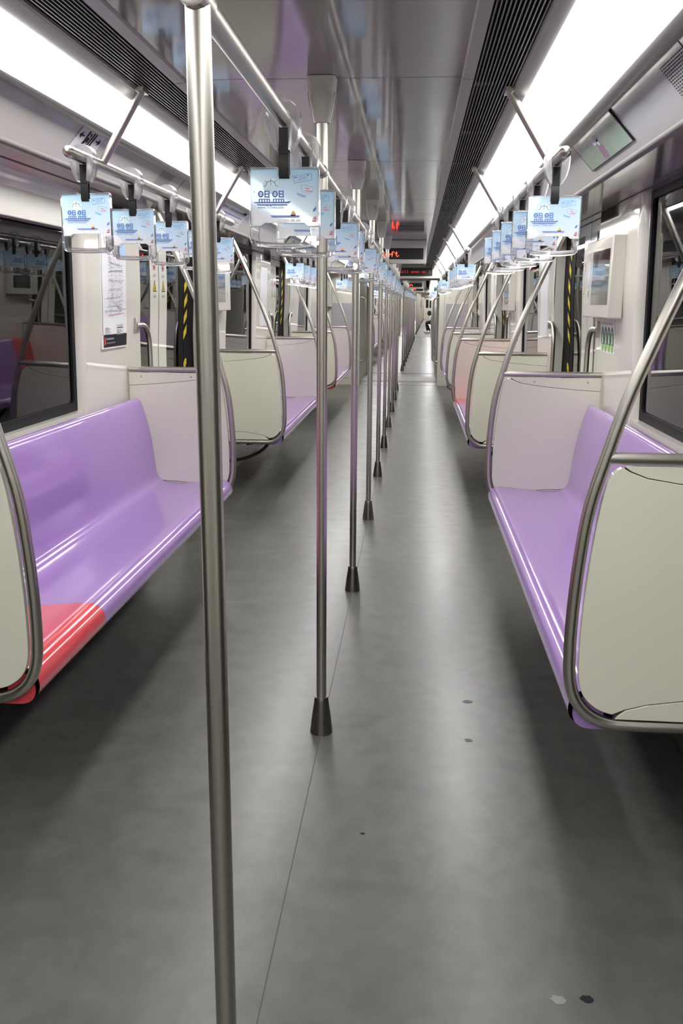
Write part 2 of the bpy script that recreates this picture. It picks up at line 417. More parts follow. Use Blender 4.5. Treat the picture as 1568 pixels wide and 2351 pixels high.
# ------------------------------------------------------------------ doors
def door_leaf_mb(s, ya, yb, inner):
    """inner: the end (ya or yb) that meets the other leaf"""
    z0, z1 = .01, Z_H-.005; x = lambda z: wx(z)+.066
    fn = lambda y, z, t: (s*(x(z)+t), y, z)
    d = 1 if inner == ya else -1
    lo = lambda p, q: (min(p, q), max(p, q))
    def slab(m, y0, y1, za, zb, mt, t0=0., t1=.03, n=10):
        y0, y1 = lo(y0, y1)
        for i in range(n):
            zc, zd = za+(zb-za)*i/n, za+(zb-za)*(i+1)/n
            m.add([fn(y, z, t) for z in (zc, zd) for y in (y0, y1) for t in (t0, t1)], [(0, 2, 6, 4), (1, 5, 7, 3), (0, 4, 5, 1), (2, 3, 7, 6)], mt)
        m.add([fn(y, za, t) for y in (y0, y1) for t in (t0, t1)], [(0, 1, 3, 2)], mt); m.add([fn(y, zb, t) for y in (y0, y1) for t in (t0, t1)], [(0, 1, 3, 2)], mt)
    W = abs(yb-ya); A, B = inner+d*.170, inner+d*.47
    m = MB(); slab(m, inner, A, z0, z1, 'cream'); slab(m, A, B, z0, .62, 'cream'); slab(m, A, B, 1.80, z1, 'cream')
    g = MB(); slab(g, A, B, .62, 1.8, 'glass', .004, .010)
    k = MB(); slab(k, B, inner+d*W, z0, z1, 'door_black', .002, .03)
    c = inner+d*(.47+(W-.47)*.42); tp = MB()
    slab(tp, c-.040, c+.040, .2, 1.8, 'door_black', .0005, .002)
    z = .2
    while z < 1.70:
        tp.add([fn(c-.040, z, .0002), fn(c+.040, z+.05, .0002), fn(c+.040, z+.105, .0002), fn(c-.040, z+.055, .0002)], [(0, 1, 2, 3)], 'yellow'); z += .105
    return m, g, k, tp, fn
def stickers(fn, yc, parent):
    w = MB(); t = -.0012
    ring(w, fn, yc, 1.612, .026, .031, 0, 360, t, 'inkred', 24)
    w.flat([(yc-.019, 1.635), (yc-.023, 1.631), (yc+.019, 1.589), (yc+.023, 1.593)], fn, t-.0002, 'inkred')
    w.flat([(yc-.009, 1.592), (yc+.007, 1.592), (yc+.010, 1.628), (yc-.006, 1.634)], fn, t, 'ink')
    for z in (1.558, 1.549): w.flat([(yc-.026, z-.003), (yc+.026, z-.003), (yc+.026, z+.003), (yc-.026, z+.003)], fn, t, 'inkgrey')
    w.flat([(yc-.036, 1.460), (yc+.036, 1.460), (yc, 1.530)], fn, t, 'ink')
    w.flat([(yc-.029, 1.465), (yc+.029, 1.465), (yc, 1.521)], fn, t-.0003, 'yellow')
    w.flat([(yc-.006, 1.470), (yc+.012, 1.470), (yc+.004, 1.492), (yc-.001, 1.508)], fn, t-.0006, 'ink')
    for z in (1.437, 1.428): w.flat([(yc-.028, z-.003), (yc+.028, z-.003), (yc+.028, z+.003), (yc-.028, z+.003)], fn, t, 'inkgrey')
    return w.build('sticker', parent)
def door(n, s, yc):
    r = MB()
    for y in (yc-HALF, yc+HALF-.010): r.box(s*(wx(0)+.06), s*(wx(0)+.10), y, y+.010, 0, Z_H, 'gasket')
    r.box(s*1.25, s*1.36, yc-HALF, yc+HALF, -.01, .006, 'tread')
    d = struct(r.build('door_%d' % n))
    ym = yc-.15
    for (ya, yb, inner) in ((yc-HALF+.01, ym-.008, ym-.008), (ym+.008, yc+HALF-.01, ym+.008)):
        m, g, k, tp, fn = door_leaf_mb(s, ya, yb, inner)
        L = m.build('door_leaf', d)
        g.build('glass_pane', L); k.build('dark_panel', L); tp.build('warning_tape', L)['label'] = 'black and yellow striped tape'
        sg = -1 if inner == yb else 1
        stickers(fn, inner+sg*.085, L)
        q = MB(); y0, y1 = sorted((inner, inner-sg*.0075))
        for i in range(10):
            za, zb = .01+.185*i, .01+.185*(i+1)
            q.add([fn(y, z, .003) for z in (za, zb) for y in (y0, y1)], [(0, 1, 3, 2)], 'gasket')
        q.build('rubber_edge', L)
    return d
kd = 1
for i, yc in enumerate(DOORS):
    door(kd, -1, yc); kd += 1
    door(kd, 1, yc); kd += 1

# dark tunnel outside
for s, sn in ((-1, 'left'), (1, 'right')):
    b = MB(); b.box(s*2.4, s*2.38, Y0, 38, -1, 3.2, 'tunnel'); b.box(s*1.70, s*2.4, Y0, 38, -1.05, -1, 'tunnel'); b.box(s*1.70, s*2.4, Y0, 38, 3.15, 3.2, 'tunnel')
    b.box(s*1.70, s*2.4, 37.9, 38, -1, 3.2, 'tunnel'); b.box(s*1.70, s*2.4, Y0, Y0+.05, -1, 3.2, 'tunnel')
    struct(b.build('wall_tunnel_'+sn))

# ------------------------------------------------------------------ poles
def socket_mb():
    m = MB(); n = 32; secs = []
    for h, hw, e in ((2.018, .0405, 7), (1.998, .0395, 6), (1.975, .0375, 4.5), (1.95, .0345, 3.2), (1.925, .029, 2.4), (1.90, .0225, 2), (1.899, .018, 2)):
        sec = []
        for k in range(n):
            a = 2*PI*k/n+PI/4; c, d = math.cos(a), math.sin(a); r = hw/((abs(c)**e+abs(d)**e)**(1/e)); sec.append((r*c, r*d, h))
        secs.append(sec)
    vs = [p for q in secs for p in q]
    m.add(vs, [(i*n+k, i*n+(k+1) % n, (i+1)*n+(k+1) % n, (i+1)*n+k) for i in range(len(secs)-1) for k in range(n)], 'socket', True)
    # raised arched facets on four sides
    for q in range(4):
        rot = Matrix.Rotation(q*PI/2, 4, 'Z')
        pts = [(-.0185, 1.902), (.0185, 1.902)]+[(.0315*math.cos(math.radians(a)), 1.952+.030*math.sin(math.radians(a))) for a in range(-10, 191, 20)]
        path = [pts[1]]+pts[2:]+[pts[0]]
        def yy(z):
            ks = [(1.899, .0225), (1.925, .029), (1.95, .0345), (1.975, .0375), (1.998, .0395), (2.02, .041)]
            for (za, ra), (zb, rb) in zip(ks, ks[1:]):
                if z <= zb: return -(ra+(rb-ra)*(z-za)/(zb-za))-.0006
            return -.041
        pa = [rot @ Vector((x, yy(z), z)) for x, z in path]
        m.tube([tuple(p) for p in pa], .0014, 'socket', 6)
    return m
def foot_mb():
    m = MB(); m.lathe([(.0, .126), (.0175, .126), (.0205, .126), (.0225, .121), (.0245, .105), (.029, .075), (.0335, .04), (.0365, .012), (.0375, .0), (0, 0)], (0, 0, 0), 'steel_d', 32); return m
def pole_tube(): return MB().tube([(0, 0, .11), (0, 0, 1.91)], .0163, 'steel', 28)
def make_pole():
    t = thing('grab_pole', (0, 0, 0), '', 'pole')
    pole_tube().build('pole', t); foot_mb().build('foot', t); socket_mb().build('ceiling_socket', t)
    return t
pole0 = make_pole()
for k in range(10):
    if k == 0: lab = 'nearest steel grab pole, its foot below the bottom of the picture'
    elif k < 9: lab = '%s steel grab pole whose conical foot shows on the floor, counting away from the camera' % ORD[k-1]
    else: lab = 'last steel grab pole before the metal threshold at the end of this car'
    place(pole0, k == 0, (0, 1.19+1.5*k, 0), lab)
far_pole = MB().merge(pole_tube()).merge(foot_mb()).merge(socket_mb()).mesh('grab_pole')
def single(name, me, loc, label, cat, group=None):
    o = bpy.data.objects.new(name, me); COL.objects.link(o); o.location = loc
    return tag(o, label, cat, group)
for c in (1, 2, 3):
    for k in range(13):
        y = 19.08+1.5*k+CARS*(c-1)
        single('grab_pole', far_pole, (0, y, 0), ('distant grab pole in the row beyond the first gangway', 'tiny grab pole in the row beyond the second gangway', 'tiny grab pole in the row farthest away')[c-1], 'pole', ('poles of the second carriage', 'poles of the third carriage', 'poles of the last carriage')[c-1])

# centre rails
def centre_rail(y0, y1, pts, label):
    t = thing('overhead_rail', (0, 0, 0), label, 'handrail')
    MB().tube([(0, y0, 1.768), (0, y1, 1.768)], .0155, 'steel', 20).build('rail', t)
    for y in pts:
        MB().tube([(0, y-.03, 1.768), (0, y-.029, 1.768), (0, y+.029, 1.768), (0, y+.03, 1.768)], [.0155, .0185, .0185, .0155], 'steel', 20).build('pole_joint', t)
    return t
centre_rail(1.19, 14.69, [1.19+1.5*k for k in range(10)], 'steel overhead rail running pole to pole along the centre of the car')
centre_rail(19.08, 37.08, [], 'far overhead rail along the centre of the second carriage')

# ------------------------------------------------------------------ strap handles
def clamp_mb():
    m = MB(); W = .036
    # horseshoe around the rail: outer arc, pinching to a neck
    outer = [(.016, -.064)]+[(.028, -.044), (.034, -.020)]+arc(0, .0, .0355, -10, 190, 14)+[(-.034, -.020), (-.028, -.044), (-.016, -.064)]
    inner = [(-.0108, -.062), (-.014, -.036), (-.0165, -.012)]+arc(0, 0, .0168, 190, -10, 14)+[(.0165, -.012), (.014, -.036), (.0108, -.062)]
    n = len(outer); inner = inner[::-1]
    # the two outlines have the same count
    for t0, t1 in ((-W/2, W/2),):
        vs = [(x, t0, z) for x, z in outer]+[(x, t0, z) for x, z in inner]+[(x, t1, z) for x, z in outer]+[(x, t1, z) for x, z in inner]
        fs = []
        for i in range(n-1):
            fs += [(i, i+1, n+i+1, n+i), (2*n+i, 3*n+i, 3*n+i+1, 2*n+i+1), (i, 2*n+i, 2*n+i+1, i+1), (n+i, n+i+1, 3*n+i+1, 3*n+i)]
        fs += [(0, n, 3*n, 2*n), (n-1, 3*n-1, 4*n-1, 2*n-1)]
        m.add(vs, fs, 'clamp', True)
    return m
def band_mb():
    m = MB(); m.box(-.0095, .0095, -.010, .010, -.068, -.018, 'rubber')
    path = [(-.003, -.048), (-.0075, -.060), (-.0075, -.110), (-.004, -.1165), (.004, -.1165), (.0075, -.110), (.0075, -.060), (.003, -.048)]
    for a, b in zip(path, path[1:]):
        m.add([(x, y*1.0, z) for x in (-.0108, .0108) for y, z in (a, b)], [(0, 1, 3, 2)], 'strap', True)
        sc = .72
        m.add([(x, y*sc, z+(.002 if z < -.1 else 0)) for x in (-.0108, .0108) for y, z in (a, b)], [(0, 1, 3, 2)], 'strap', True)
    for x in (-.0108, .0108):
        for a, b in zip(path, path[1:]):
            m.add([(x, a[0], a[1]), (x, b[0], b[1]), (x, b[0]*.72, b[1]+(.002 if b[1] < -.1 else 0)), (x, a[0]*.72, a[1]+(.002 if a[1] < -.1 else 0))], [(0, 1, 2, 3)], 'strap', True)
    return m
CT = -.094                                   # top of the card below the rail
def card_mb():
    m = MB(); t = .0026
    notch = .0135
    # front plate split into convex pieces: body below notch, two shoulders
    def plate(pts, y0, y1): m.prism(pts, lambda a, b, q: (a, q, b), y0, y1, 'sky')
    plate([(-.072, CT-.1165), (-.050, CT-.1165), (-.042, CT-.1105), (.042, CT-.1105), (.050, CT-.1165), (.072, CT-.1165), (.072, CT-.0165), (-.072, CT-.0165)], -t, t)
    plate([(notch, CT-.0165), (.072, CT-.0165)]+arc(.064, CT-.0105, .008, 0, 90, 3)+[(notch, CT-.0025)], -t, t)
    plate([(-.072, CT-.0165), (-notch, CT-.0165), (-notch, CT-.0025)]+arc(-.064, CT-.0105, .008, 90, 180, 3), -t, t)
    def px(u, v): return ((u-670)*.000155, CT-(v-935)*.0001475)
    for sg in (-1, 1):
        lay = [0]
        def fn(a, b, q): return (-sg*a, sg*(t+.00025+.0001*q), b)
        def poly(pts, mt, q=1): m.flat([px(*p) for p in pts], fn, q, mt)
        def disc(cx, cy, r, mt, q=1, n=18, ry=None):
            lay[0] += 1; q = q+lay[0]*.09
            poly([(cx+r*math.cos(2*PI*i/n), cy+(ry or r)*math.sin(2*PI*i/n)) for i in range(n)], mt, q)
        def line(p0, p1, w, mt, q=2):
            d = Vector((p1[0]-p0[0], p1[1]-p0[1])).normalized(); e_ = Vector((-d.y, d.x))*w/2
            poly([(p0[0]+e_.x, p0[1]+e_.y), (p1[0]+e_.x, p1[1]+e_.y), (p1[0]-e_.x, p1[1]-e_.y), (p0[0]-e_.x, p0[1]-e_.y)], mt, q)
        # clouds and sea at the foot
        poly([(470, 1582), (880, 1582), (870, 1612), (500, 1612)], 'blue3', 1)
        for cx, cy, r in ((255, 1560, 60), (310, 1600, 70), (265, 1650, 34), (380, 1640, 40)): disc(cx, cy, r, 'cloud', 2)
        for cx, cy, r in ((640, 1656, 30), (700, 1650, 34), (780, 1654, 32), (860, 1652, 34), (570, 1660, 34)): disc(cx, cy, r, 'cloud', 3, ry=22)
        poly([(232, 1640), (460, 1640), (380, 1675), (340, 1715), (232, 1715)], 'cloud', 2)
        # wheel over the name
        disc(485, 1180, 108, 'halo', 1)
        px_ring = lambda r0, r1, a0, a1, q, mt: [poly([(485+r*math.cos(a), 1185+r*math.sin(a)) for r, a in ((r0, A), (r1, A), (r1, B), (r0, B))], mt, q) for A, B in [(math.radians(a0+(a1-a0)*i/10), math.radians(a0+(a1-a0)*(i+1)/10)) for i in range(10)]]
        px_ring(62, 73, 180, 360, 2, 'inkgrey')
        for a in (180, 225, 270, 315, 360):
            c, d = math.cos(math.radians(a)), math.sin(math.radians(a)); r0 = 5 if a == 270 else 66
            line((485+r0*c, 1185+r0*d), (485+102*c, 1185+102*d), 9, 'inkgrey')
        # the two big letter groups, windows and hull: the name drawn as a ship
        for ox in (0, 195):
            for i in range(12):
                A, B = 2*PI*i/12, 2*PI*(i+1)/12
                poly([(347+ox+r*math.cos(a), 1293+r*1.15*math.sin(a)) for r, a in ((20, A), (40, A), (40, B), (20, B))], 'blue', 2)
            line((327+ox, 1293), (367+ox, 1293), 12, 'blue')
            poly([(396+ox, 1247), (412+ox, 1247), (412+ox, 1340), (396+ox, 1340)], 'blue', 2)
            for yy in (1255, 1293, 1332): poly([(396+ox, yy-8), (448+ox, yy-8), (448+ox, yy+8), (396+ox, yy+8)], 'blue', 2)
            poly([(450+ox, 1245), (466+ox, 1245), (466+ox, 1345), (450+ox, 1345)], 'blue', 2)
            poly([(318+ox, 1356), (470+ox, 1356), (470+ox, 1368), (318+ox, 1368)], 'blue', 2)
            for wxx in (318, 354, 390, 426, 458): poly([(wxx+ox, 1366), (wxx+ox+15, 1366), (wxx+ox+15, 1402), (wxx+ox, 1402)], 'blue', 2)
        poly([(235, 1402), (330, 1398), (680, 1398), (762, 1388), (735, 1418), (270, 1418)], 'blue', 2)
        poly([(280, 1430), (720, 1430), (700, 1448), (310, 1448)], 'blue', 2)
        put_text(m, 'www.717mm.com', .0088, lambda a, b, q: fn(*((lambda P: (P[0]+a, P[1]+b))(px(302, 1490))), q), 2, 'blue', sx=.86)
        # boat, stamps, gull, red sail
        poly([(752, 1572), (788, 1515), (826, 1560), (822, 1574)], 'orange', 3); poly([(750, 1574), (826, 1574), (812, 1590), (762, 1590)], 'ink', 3)
        def rotrect(cx, cy, w, h, an, lw, mt):
            c, d = math.cos(math.radians(an)), math.sin(math.radians(an)); q = [(cx+x*c-y*d, cy+x*d+y*c) for x, y in ((-w/2, -h/2), (w/2, -h/2), (w/2, h/2), (-w/2, h/2))]
            for i in range(4): line(q[i], q[(i+1) % 4], lw, mt)
        rotrect(920, 1082, 250, 100, -9, 6, 'blue2'); rotrect(920, 1082, 232, 82, -9, 3, 'blue2')
        for dx, dy, w in ((-5, -16, 90), (0, 12, 120)): rotrect(920+dx, 1082+dy, w, 16, -9, 6, 'blue2')
        for dx, dy in ((-92, -10), (70, -40)): disc(920+dx, 1082+dy, 15, 'blue', 2, 6, 9)
        pent = [(905, 1180), (935, 1168), (1065, 1205), (1058, 1260), (1010, 1288), (940, 1275), (900, 1235)]
        for i in range(7): line(pent[i], pent[(i+1) % 7], 5, 'pink')
        for yy, w, oo in ((1215, 60, 0), (1250, 90, 14)): line((985-w/2+oo, yy), (985+w/2+oo, yy+12), 15, 'pink')
        poly([(830, 1275), (900, 1295), (975, 1320), (940, 1345), (850, 1310)], 'blue2', 1)
        disc(258, 1262, 9, 'blue2', 1, 8)
        poly([(1060, 1540), (1062, 1500), (1104, 1460), (1100, 1510)], 'blue', 3)
        poly([(1052, 1640), (1078, 1595), (1106, 1600), (1106, 1650)], 'pink', 3); poly([(1046, 1652), (1106, 1652), (1100, 1668), (1052, 1668)], 'inkred', 3)
    return m
def handle_mb():
    m = MB(); H = .006
    fn = lambda a, b, q: (a, q, b)
    # clear case: top lip, side posts, inner frame edge, curved grip below
    def bar(path, rx): m.tube([(x, 0, z) for x, z in path], rx, 'acrylic', 10)
    for sg in (-1, 1):
        m.prism([(sg*.0722, CT-.004), (sg*.0748, CT-.004), (sg*.0748, CT-.117), (sg*.0722, CT-.117)], fn, -.0065, .0065, 'acrylic')
        m.prism([(sg*.0140, CT), (sg*.0705, CT), (sg*.0745, CT-.0045), (sg*.0140, CT-.0024)], fn, -.0065, .0065, 'acrylic')
        post = [(sg*.0535, CT-.1175), (sg*.0745, CT-.1175), (sg*.0745, CT-.143), (sg*.071, CT-.154), (sg*.062, CT-.161), (sg*.053, CT-.156), (sg*.0545, CT-.147), (sg*.056, CT-.135)]
        m.prism(post, fn, -.008, .008, 'acrylic')
    g = [(-.062, CT-.1535), (-.04, CT-.156), (0, CT-.1575), (.04, CT-.156), (.062, CT-.1535)]
    n = 12; vs = []
    pts = smooth_path([(x, 0, z) for x, z in g], 3)
    for p in pts:
        for k in range(n):
            a = 2*PI*k/n; vs.append((p.x, .0125*math.cos(a), p.z+.0072*math.sin(a)))
    fs = [(i*n+k, i*n+(k+1) % n, (i+1)*n+(k+1) % n, (i+1)*n+k) for i in range(len(pts)-1) for k in range(n)]
    m.add(vs, fs, 'acrylic', True); m.add(vs[:n], [tuple(range(n))], 'acrylic'); m.add(vs[-n:], [tuple(range(n))], 'acrylic')
    return m
def make_strap():
    t = thing('hanging_strap', (0, 0, 0), '', 'hanging strap')
    clamp_mb().build('rail_clamp', t); band_mb().build('strap', t)
    card_mb().build('advert_card', t); handle_mb().build('handle', t, bevel=.0018)
    return t
strap0 = make_strap(); strap_used = [False]
def put_strap(x, y, z, label, group=None, swing=None):
    o = place(strap0, not strap_used[0], (x, y, z), label, group); strap_used[0] = True
    o.rotation_euler = (random.uniform(-.02, .03), 0, random.uniform(-.07, .05) if swing is None else swing)
    return o
far_strap = MB().merge(clamp_mb()).merge(band_mb()).merge(card_mb()).merge(handle_mb()).mesh('hanging_strap')
# centre straps of this car
cy_ = [1.93, 2.30]+[1.19+1.5*k+o for k in range(1, 9) for o in (.52, .89)]
for i, y in enumerate(cy_):
    if i == 0: lab = 'nearest and largest strap handle on the centre rail, blue ship card'
    elif i < 12: lab = '%s strap handle on the centre rail, counting away from the camera' % ORD[i]
    else: lab = 'small strap handle on the far part of the centre rail, before the gangway'
    if i < 12: put_strap(0, y, 1.768, lab, None, -.02 if i == 0 else None)
    else: single('hanging_strap', far_strap, (0, y, 1.768), lab, 'hanging strap', 'far straps on the centre rail')
# side rails over the benches
def make_rail(s):
    t = thing('strap_rail', (0, 0, 0), '', 'handrail')
    a = [(0, -.012, .0), (0, 0, 0), (0, 2.17, 0), (0, 2.182, 0)]
    MB().tube([(0, -.018, 0), (0, -.014, 0), (0, -.006, 0), (0, 0.004, 0), (0, 2.156, 0), (0, 2.166, 0), (0, 2.174, 0), (0, 2.178, 0)], [.004, .010, .0145, .016, .016, .0145, .010, .004], 'steel', 20).build('rail', t)
    for yb in (.26, 1.78):
        b = MB(); b.tube([(0, yb, .004), (-s*.133, yb, .212)], .0125, 'steel', 16)
        br = b.build('bracket', t)
        MB().obox((-s*.131, yb, .206), (.012, 0, 0), (0, .03, 0), (0, 0, .006), 'steel').build('bracket_plate', t)
    return t
bn = ['nearest', 'second', 'third']
rails = {}
for s, sn in ((-1, 'left'), (1, 'right')):
    r0 = make_rail(s)
    for b in range(3):
        place(r0, b == 0, (s*.664, 2.462+T*b+(.06 if s > 0 else 0), 1.793), '%s steel strap rail hung on two brackets over the %s benches' % (bn[b], sn))
    for b in range(3):
        for k in range(5):
            y = (2.573+.432*k if s < 0 else 2.662+.405*k)+T*b
            lab = '%s strap handle from the camera on the %s %s rail' % (ORD[k], bn[b], sn)
            if b < 2: put_strap(s*.664, y, 1.793, lab)
            else: single('hanging_strap', far_strap, (s*.664, y, 1.793), 'tiny strap handle on the third %s rail' % sn, 'hanging strap', 'straps on the third %s rail' % sn)

# ------------------------------------------------------------------ seats
SEAT = [(1.225, .86), (1.222, .885), (1.205, .898), (1.186, .893), (1.172, .868), (1.150, .79), (1.128, .69), (1.116, .59), (1.108, .51), (1.098, .475), (1.078, .455), (1.05, .446), (.98, .441), (.88, .446), (.80, .454), (.745, .459), (.716, .452), (.697, .435), (.690, .410), (.693, .390), (.703, .374), (.725, .364), (.78, .362), (.95, .364), (1.05, .366)]
SP = smooth_path([(x, 0, z) for x, z in SEAT], 3)
def seat(s, y0, y1, red, label, parts=True):
    t = thing('bench_seat', (0, 0, 0), label, 'bench')
    prof = [(s*p.x, p.z) for p in SP]
    def shell_(a, b, mt, nm):
        m = MB(); m.strip(prof, a, b, mt, True, 1)
        for y in (a, b):
            # end caps, as a fan between the shell and an inner offset
            n = len(prof); inner = [(s*(p.x+.012), p.z-.012) for p in SP]
            vs = [(x, y, z) for x, z in prof]+[(x, y, z) for x, z in inner]
            m.add(vs, [(i, i+1, n+i+1, n+i) for i in range(n-1)], mt)
            i0 = [i for i, p in enumerate(SP) if p.x < .80]
            m.add([(s*SP[i].x, y, SP[i].z) for i in i0], [tuple(range(len(i0)))], mt)
        return m.build(nm, t)
    a, b = y0+.012, y1-.012
    if red == 'near': shell_(a, a+.51, 'red', 'priority_section')['label'] = 'red priority section of the bench'; shell_(a+.511, b, 'purple', 'seat_shell')
    elif red == 'far': shell_(b-.40, b, 'red', 'priority_section')['label'] = 'red priority section of the bench'; shell_(a, b-.401, 'purple', 'seat_shell')
    else: shell_(a, b, 'purple', 'seat_shell')
    if parts:
        for yy in (y0+.35, (y0+y1)/2, y1-.35):
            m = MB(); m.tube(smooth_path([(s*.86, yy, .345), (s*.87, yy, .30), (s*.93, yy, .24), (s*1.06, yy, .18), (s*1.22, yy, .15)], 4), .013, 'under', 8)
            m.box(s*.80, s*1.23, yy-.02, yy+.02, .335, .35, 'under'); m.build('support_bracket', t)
    return t
def heater(s, y0, y1, label):
    h = thing('heater_box', (0, 0, 0), label, 'heater')
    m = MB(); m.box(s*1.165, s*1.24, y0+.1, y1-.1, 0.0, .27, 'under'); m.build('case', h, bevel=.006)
    return h
DESC = {(0, -1): 'glossy purple bench with a red end section, at left in front', (0, 1): 'glossy purple bench at right in front, beside the nearest right partition',
        (1, -1): 'purple bench on the left beyond the first door', (1, 1): 'purple bench with red far end on the right beyond the first door',
        (2, -1): 'far purple bench with red near end on the left beyond the second door', (2, 1): 'far purple bench on the right beyond the second door'}
RED = {(0, -1): 'near', (1, 1): 'far', (2, -1): 'near'}
for b in range(3):
    for s in (-1, 1):
        seat(s, P_[2*b], P_[2*b+1], RED.get((b, s)), DESC[(b, s)])
for s, sn in ((-1, 'left'), (1, 'right')):
    heater(s, P_[0], P_[1], 'dark box on the floor beneath the front %s bench' % sn)

# ------------------------------------------------------------------ partitions
TUBE = [(1.232, .372), (1.0, .371), (.83, .371), (.775, .378), (.735, .399), (.706, .432), (.690, .475), (.683, .53), (.682, .65), (.690, .80), (.705, .93), (.735, 1.05), (.772, 1.18), (.815, 1.30), (.862, 1.42), (.912, 1.54), (.960, 1.645), (1.008, 1.75), (1.052, 1.845), (1.09, 1.925)]
def part_mbs(s, face):
    """face: +1 when the camera side is the doorway side (caps carry no screws there)"""
    fr = MB(); fr.tube(smooth_path([(s*x, 0, z) for x, z in TUBE], 4), .0155, 'steel', 16)
    tb = MB(); tb.tube([(s*.737, 0, 1.05), (s*1.236, 0, 1.05)], .0145, 'steel', 16)
    fn = lambda a, b, q: (s*a, q, b)
    main = [(1.236, .462), (1.10, .452), (.966, .446), (.88, .432), (.825, .416), (.802, .398)]
    lower_cut = main[:]
    inner = [(p.x, p.z) for p in smooth_path([(x, 0, z) for x, z in [(.795, .4015), (.772, .408), (.751, .419), (.731, .436), (.716, .460), (.7075, .495), (.7045, .54), (.7055, .66), (.7125, .78), (.725, .90), (.737, .975), (.744, 1.000), (.756, 1.019), (.772, 1.029)]], 4)]
    upper_cut = [(.791, 1.0185), (.831, 1.0035), (.90, .9925), (1.0, .9815), (1.10, .9725), (1.236, .9645)]
    p = MB(); p.prism(main[:-1]+inner+upper_cut, fn, -.009, .009, 'panel')
    g = MB(); g.prism([(1.236, .4595), (1.10, .4495), (.966, .4435), (.88, .4295), (.828, .4138), (.809, .397), (.803, .389), (1.236, .388)], fn, -.0085, .0085, 'panel')
    u = MB(); u.prism([(.776, 1.033), (.793, 1.0205), (.832, 1.0055), (.90, .9945), (1.0, .9835), (1.10, .9745), (1.236, .9665), (1.236, 1.034)], fn, -.0085, .0085, 'panel')
    k = MB(); k.prism([(1.236, .46), (.80, .385), (.80, .40), (.78, .41), (.78, 1.03), (1.236, 1.033)], fn, -.004, .004, 'groove')
    sc = []
    for x in (.90, 1.17):
        q = face*.0088; b_ = MB(); b_.prism([(x+.006*math.cos(i*PI/5), 1.012+.006*math.sin(i*PI/5)) for i in range(10)], fn, q, face*.0078, 'steel'); sc.append(b_)
    return fr, tb, p, g, u, k, sc
def make_partition(s, face):
    fr, tb, p, g, u, k, sc = part_mbs(s, face)
    t = thing('seat_divider', (0, 0, 0), '', 'divider')
    fr.build('frame_tube', t); tb.build('top_rail', t); pp = p.build('panel', t, bevel=.0015); g.build('lower_trim', t, bevel=.0012); uu = u.build('upper_trim', t, bevel=.0012); k.build('core_board', t)
    for b_ in sc: b_.build('screw', uu)
    return t
PD = ['near end of the front %s bench', 'far end of the front %s bench', 'near end of the second %s bench', 'far end of the second %s bench', 'near end of the third %s bench', 'far end of the third %s bench']
for s, sn in ((-1, 'left'), (1, 'right')):
    pp_ = [make_partition(s, 1), make_partition(s, -1)]
    for i, y in enumerate(P_):
        place(pp_[i % 2], i < 2, (0, y, 0), 'cream divider in steel tube frame, '+PD[i] % sn)

# ------------------------------------------------------------------ grab handles at the doors
def make_handle(s, d):                        # d: +1 runs forward from the pier, -1 back
    t = thing('door_grab_bar', (0, 0, 0), '', 'grab bar')
    pth = [(0, 0, 0), (-s*.035, d*.01, 0), (-s*.06, d*.05, -.002)]
    pts = smooth_path([(0, 0, 0), (0, d*.10, 0), (0, d*.165, -.012), (0, d*.215, -.055), (0, d*.235, -.12), (0, d*.235, -.30), (0, d*.235, -.62), (0, d*.225, -.70), (0, d*.18, -.755), (0, d*.10, -.775), (0, 0, -.775)], 4)
    MB().tube([tuple(p) for p in pts], .014, 'steel', 14).build('bar', t)
    for z in (0, -.775):
        m = MB(); m.obox((s*.004, -d*.001, z), (.012, 0, 0), (0, .004, 0), (0, 0, .042), 'steel'); m.build('mounting_plate', t, bevel=.004)
    return t
dn_ = ['first', 'second', 'third']
for s, sn in ((-1, 'left'), (1, 'right')):
    for d, dnm in ((1, 'near'), (-1, 'far')):
        h0 = make_handle(s, d)
        for i, yc in enumerate(DOORS):
            place(h0, i == 0, (s*1.222, yc-d*(HALF+.11), 1.275), 'bent steel grab handle on the %s side of the %s %s door' % (dnm, dn_[i], sn))

# ------------------------------------------------------------------ things on the piers
def pier_fn(s, y0):                           # a runs along +y for left wall, -y for right, b is height
    return lambda a, b, q: (s*(wx(b)-q), y0+a*(1 if s < 0 else -1), b)
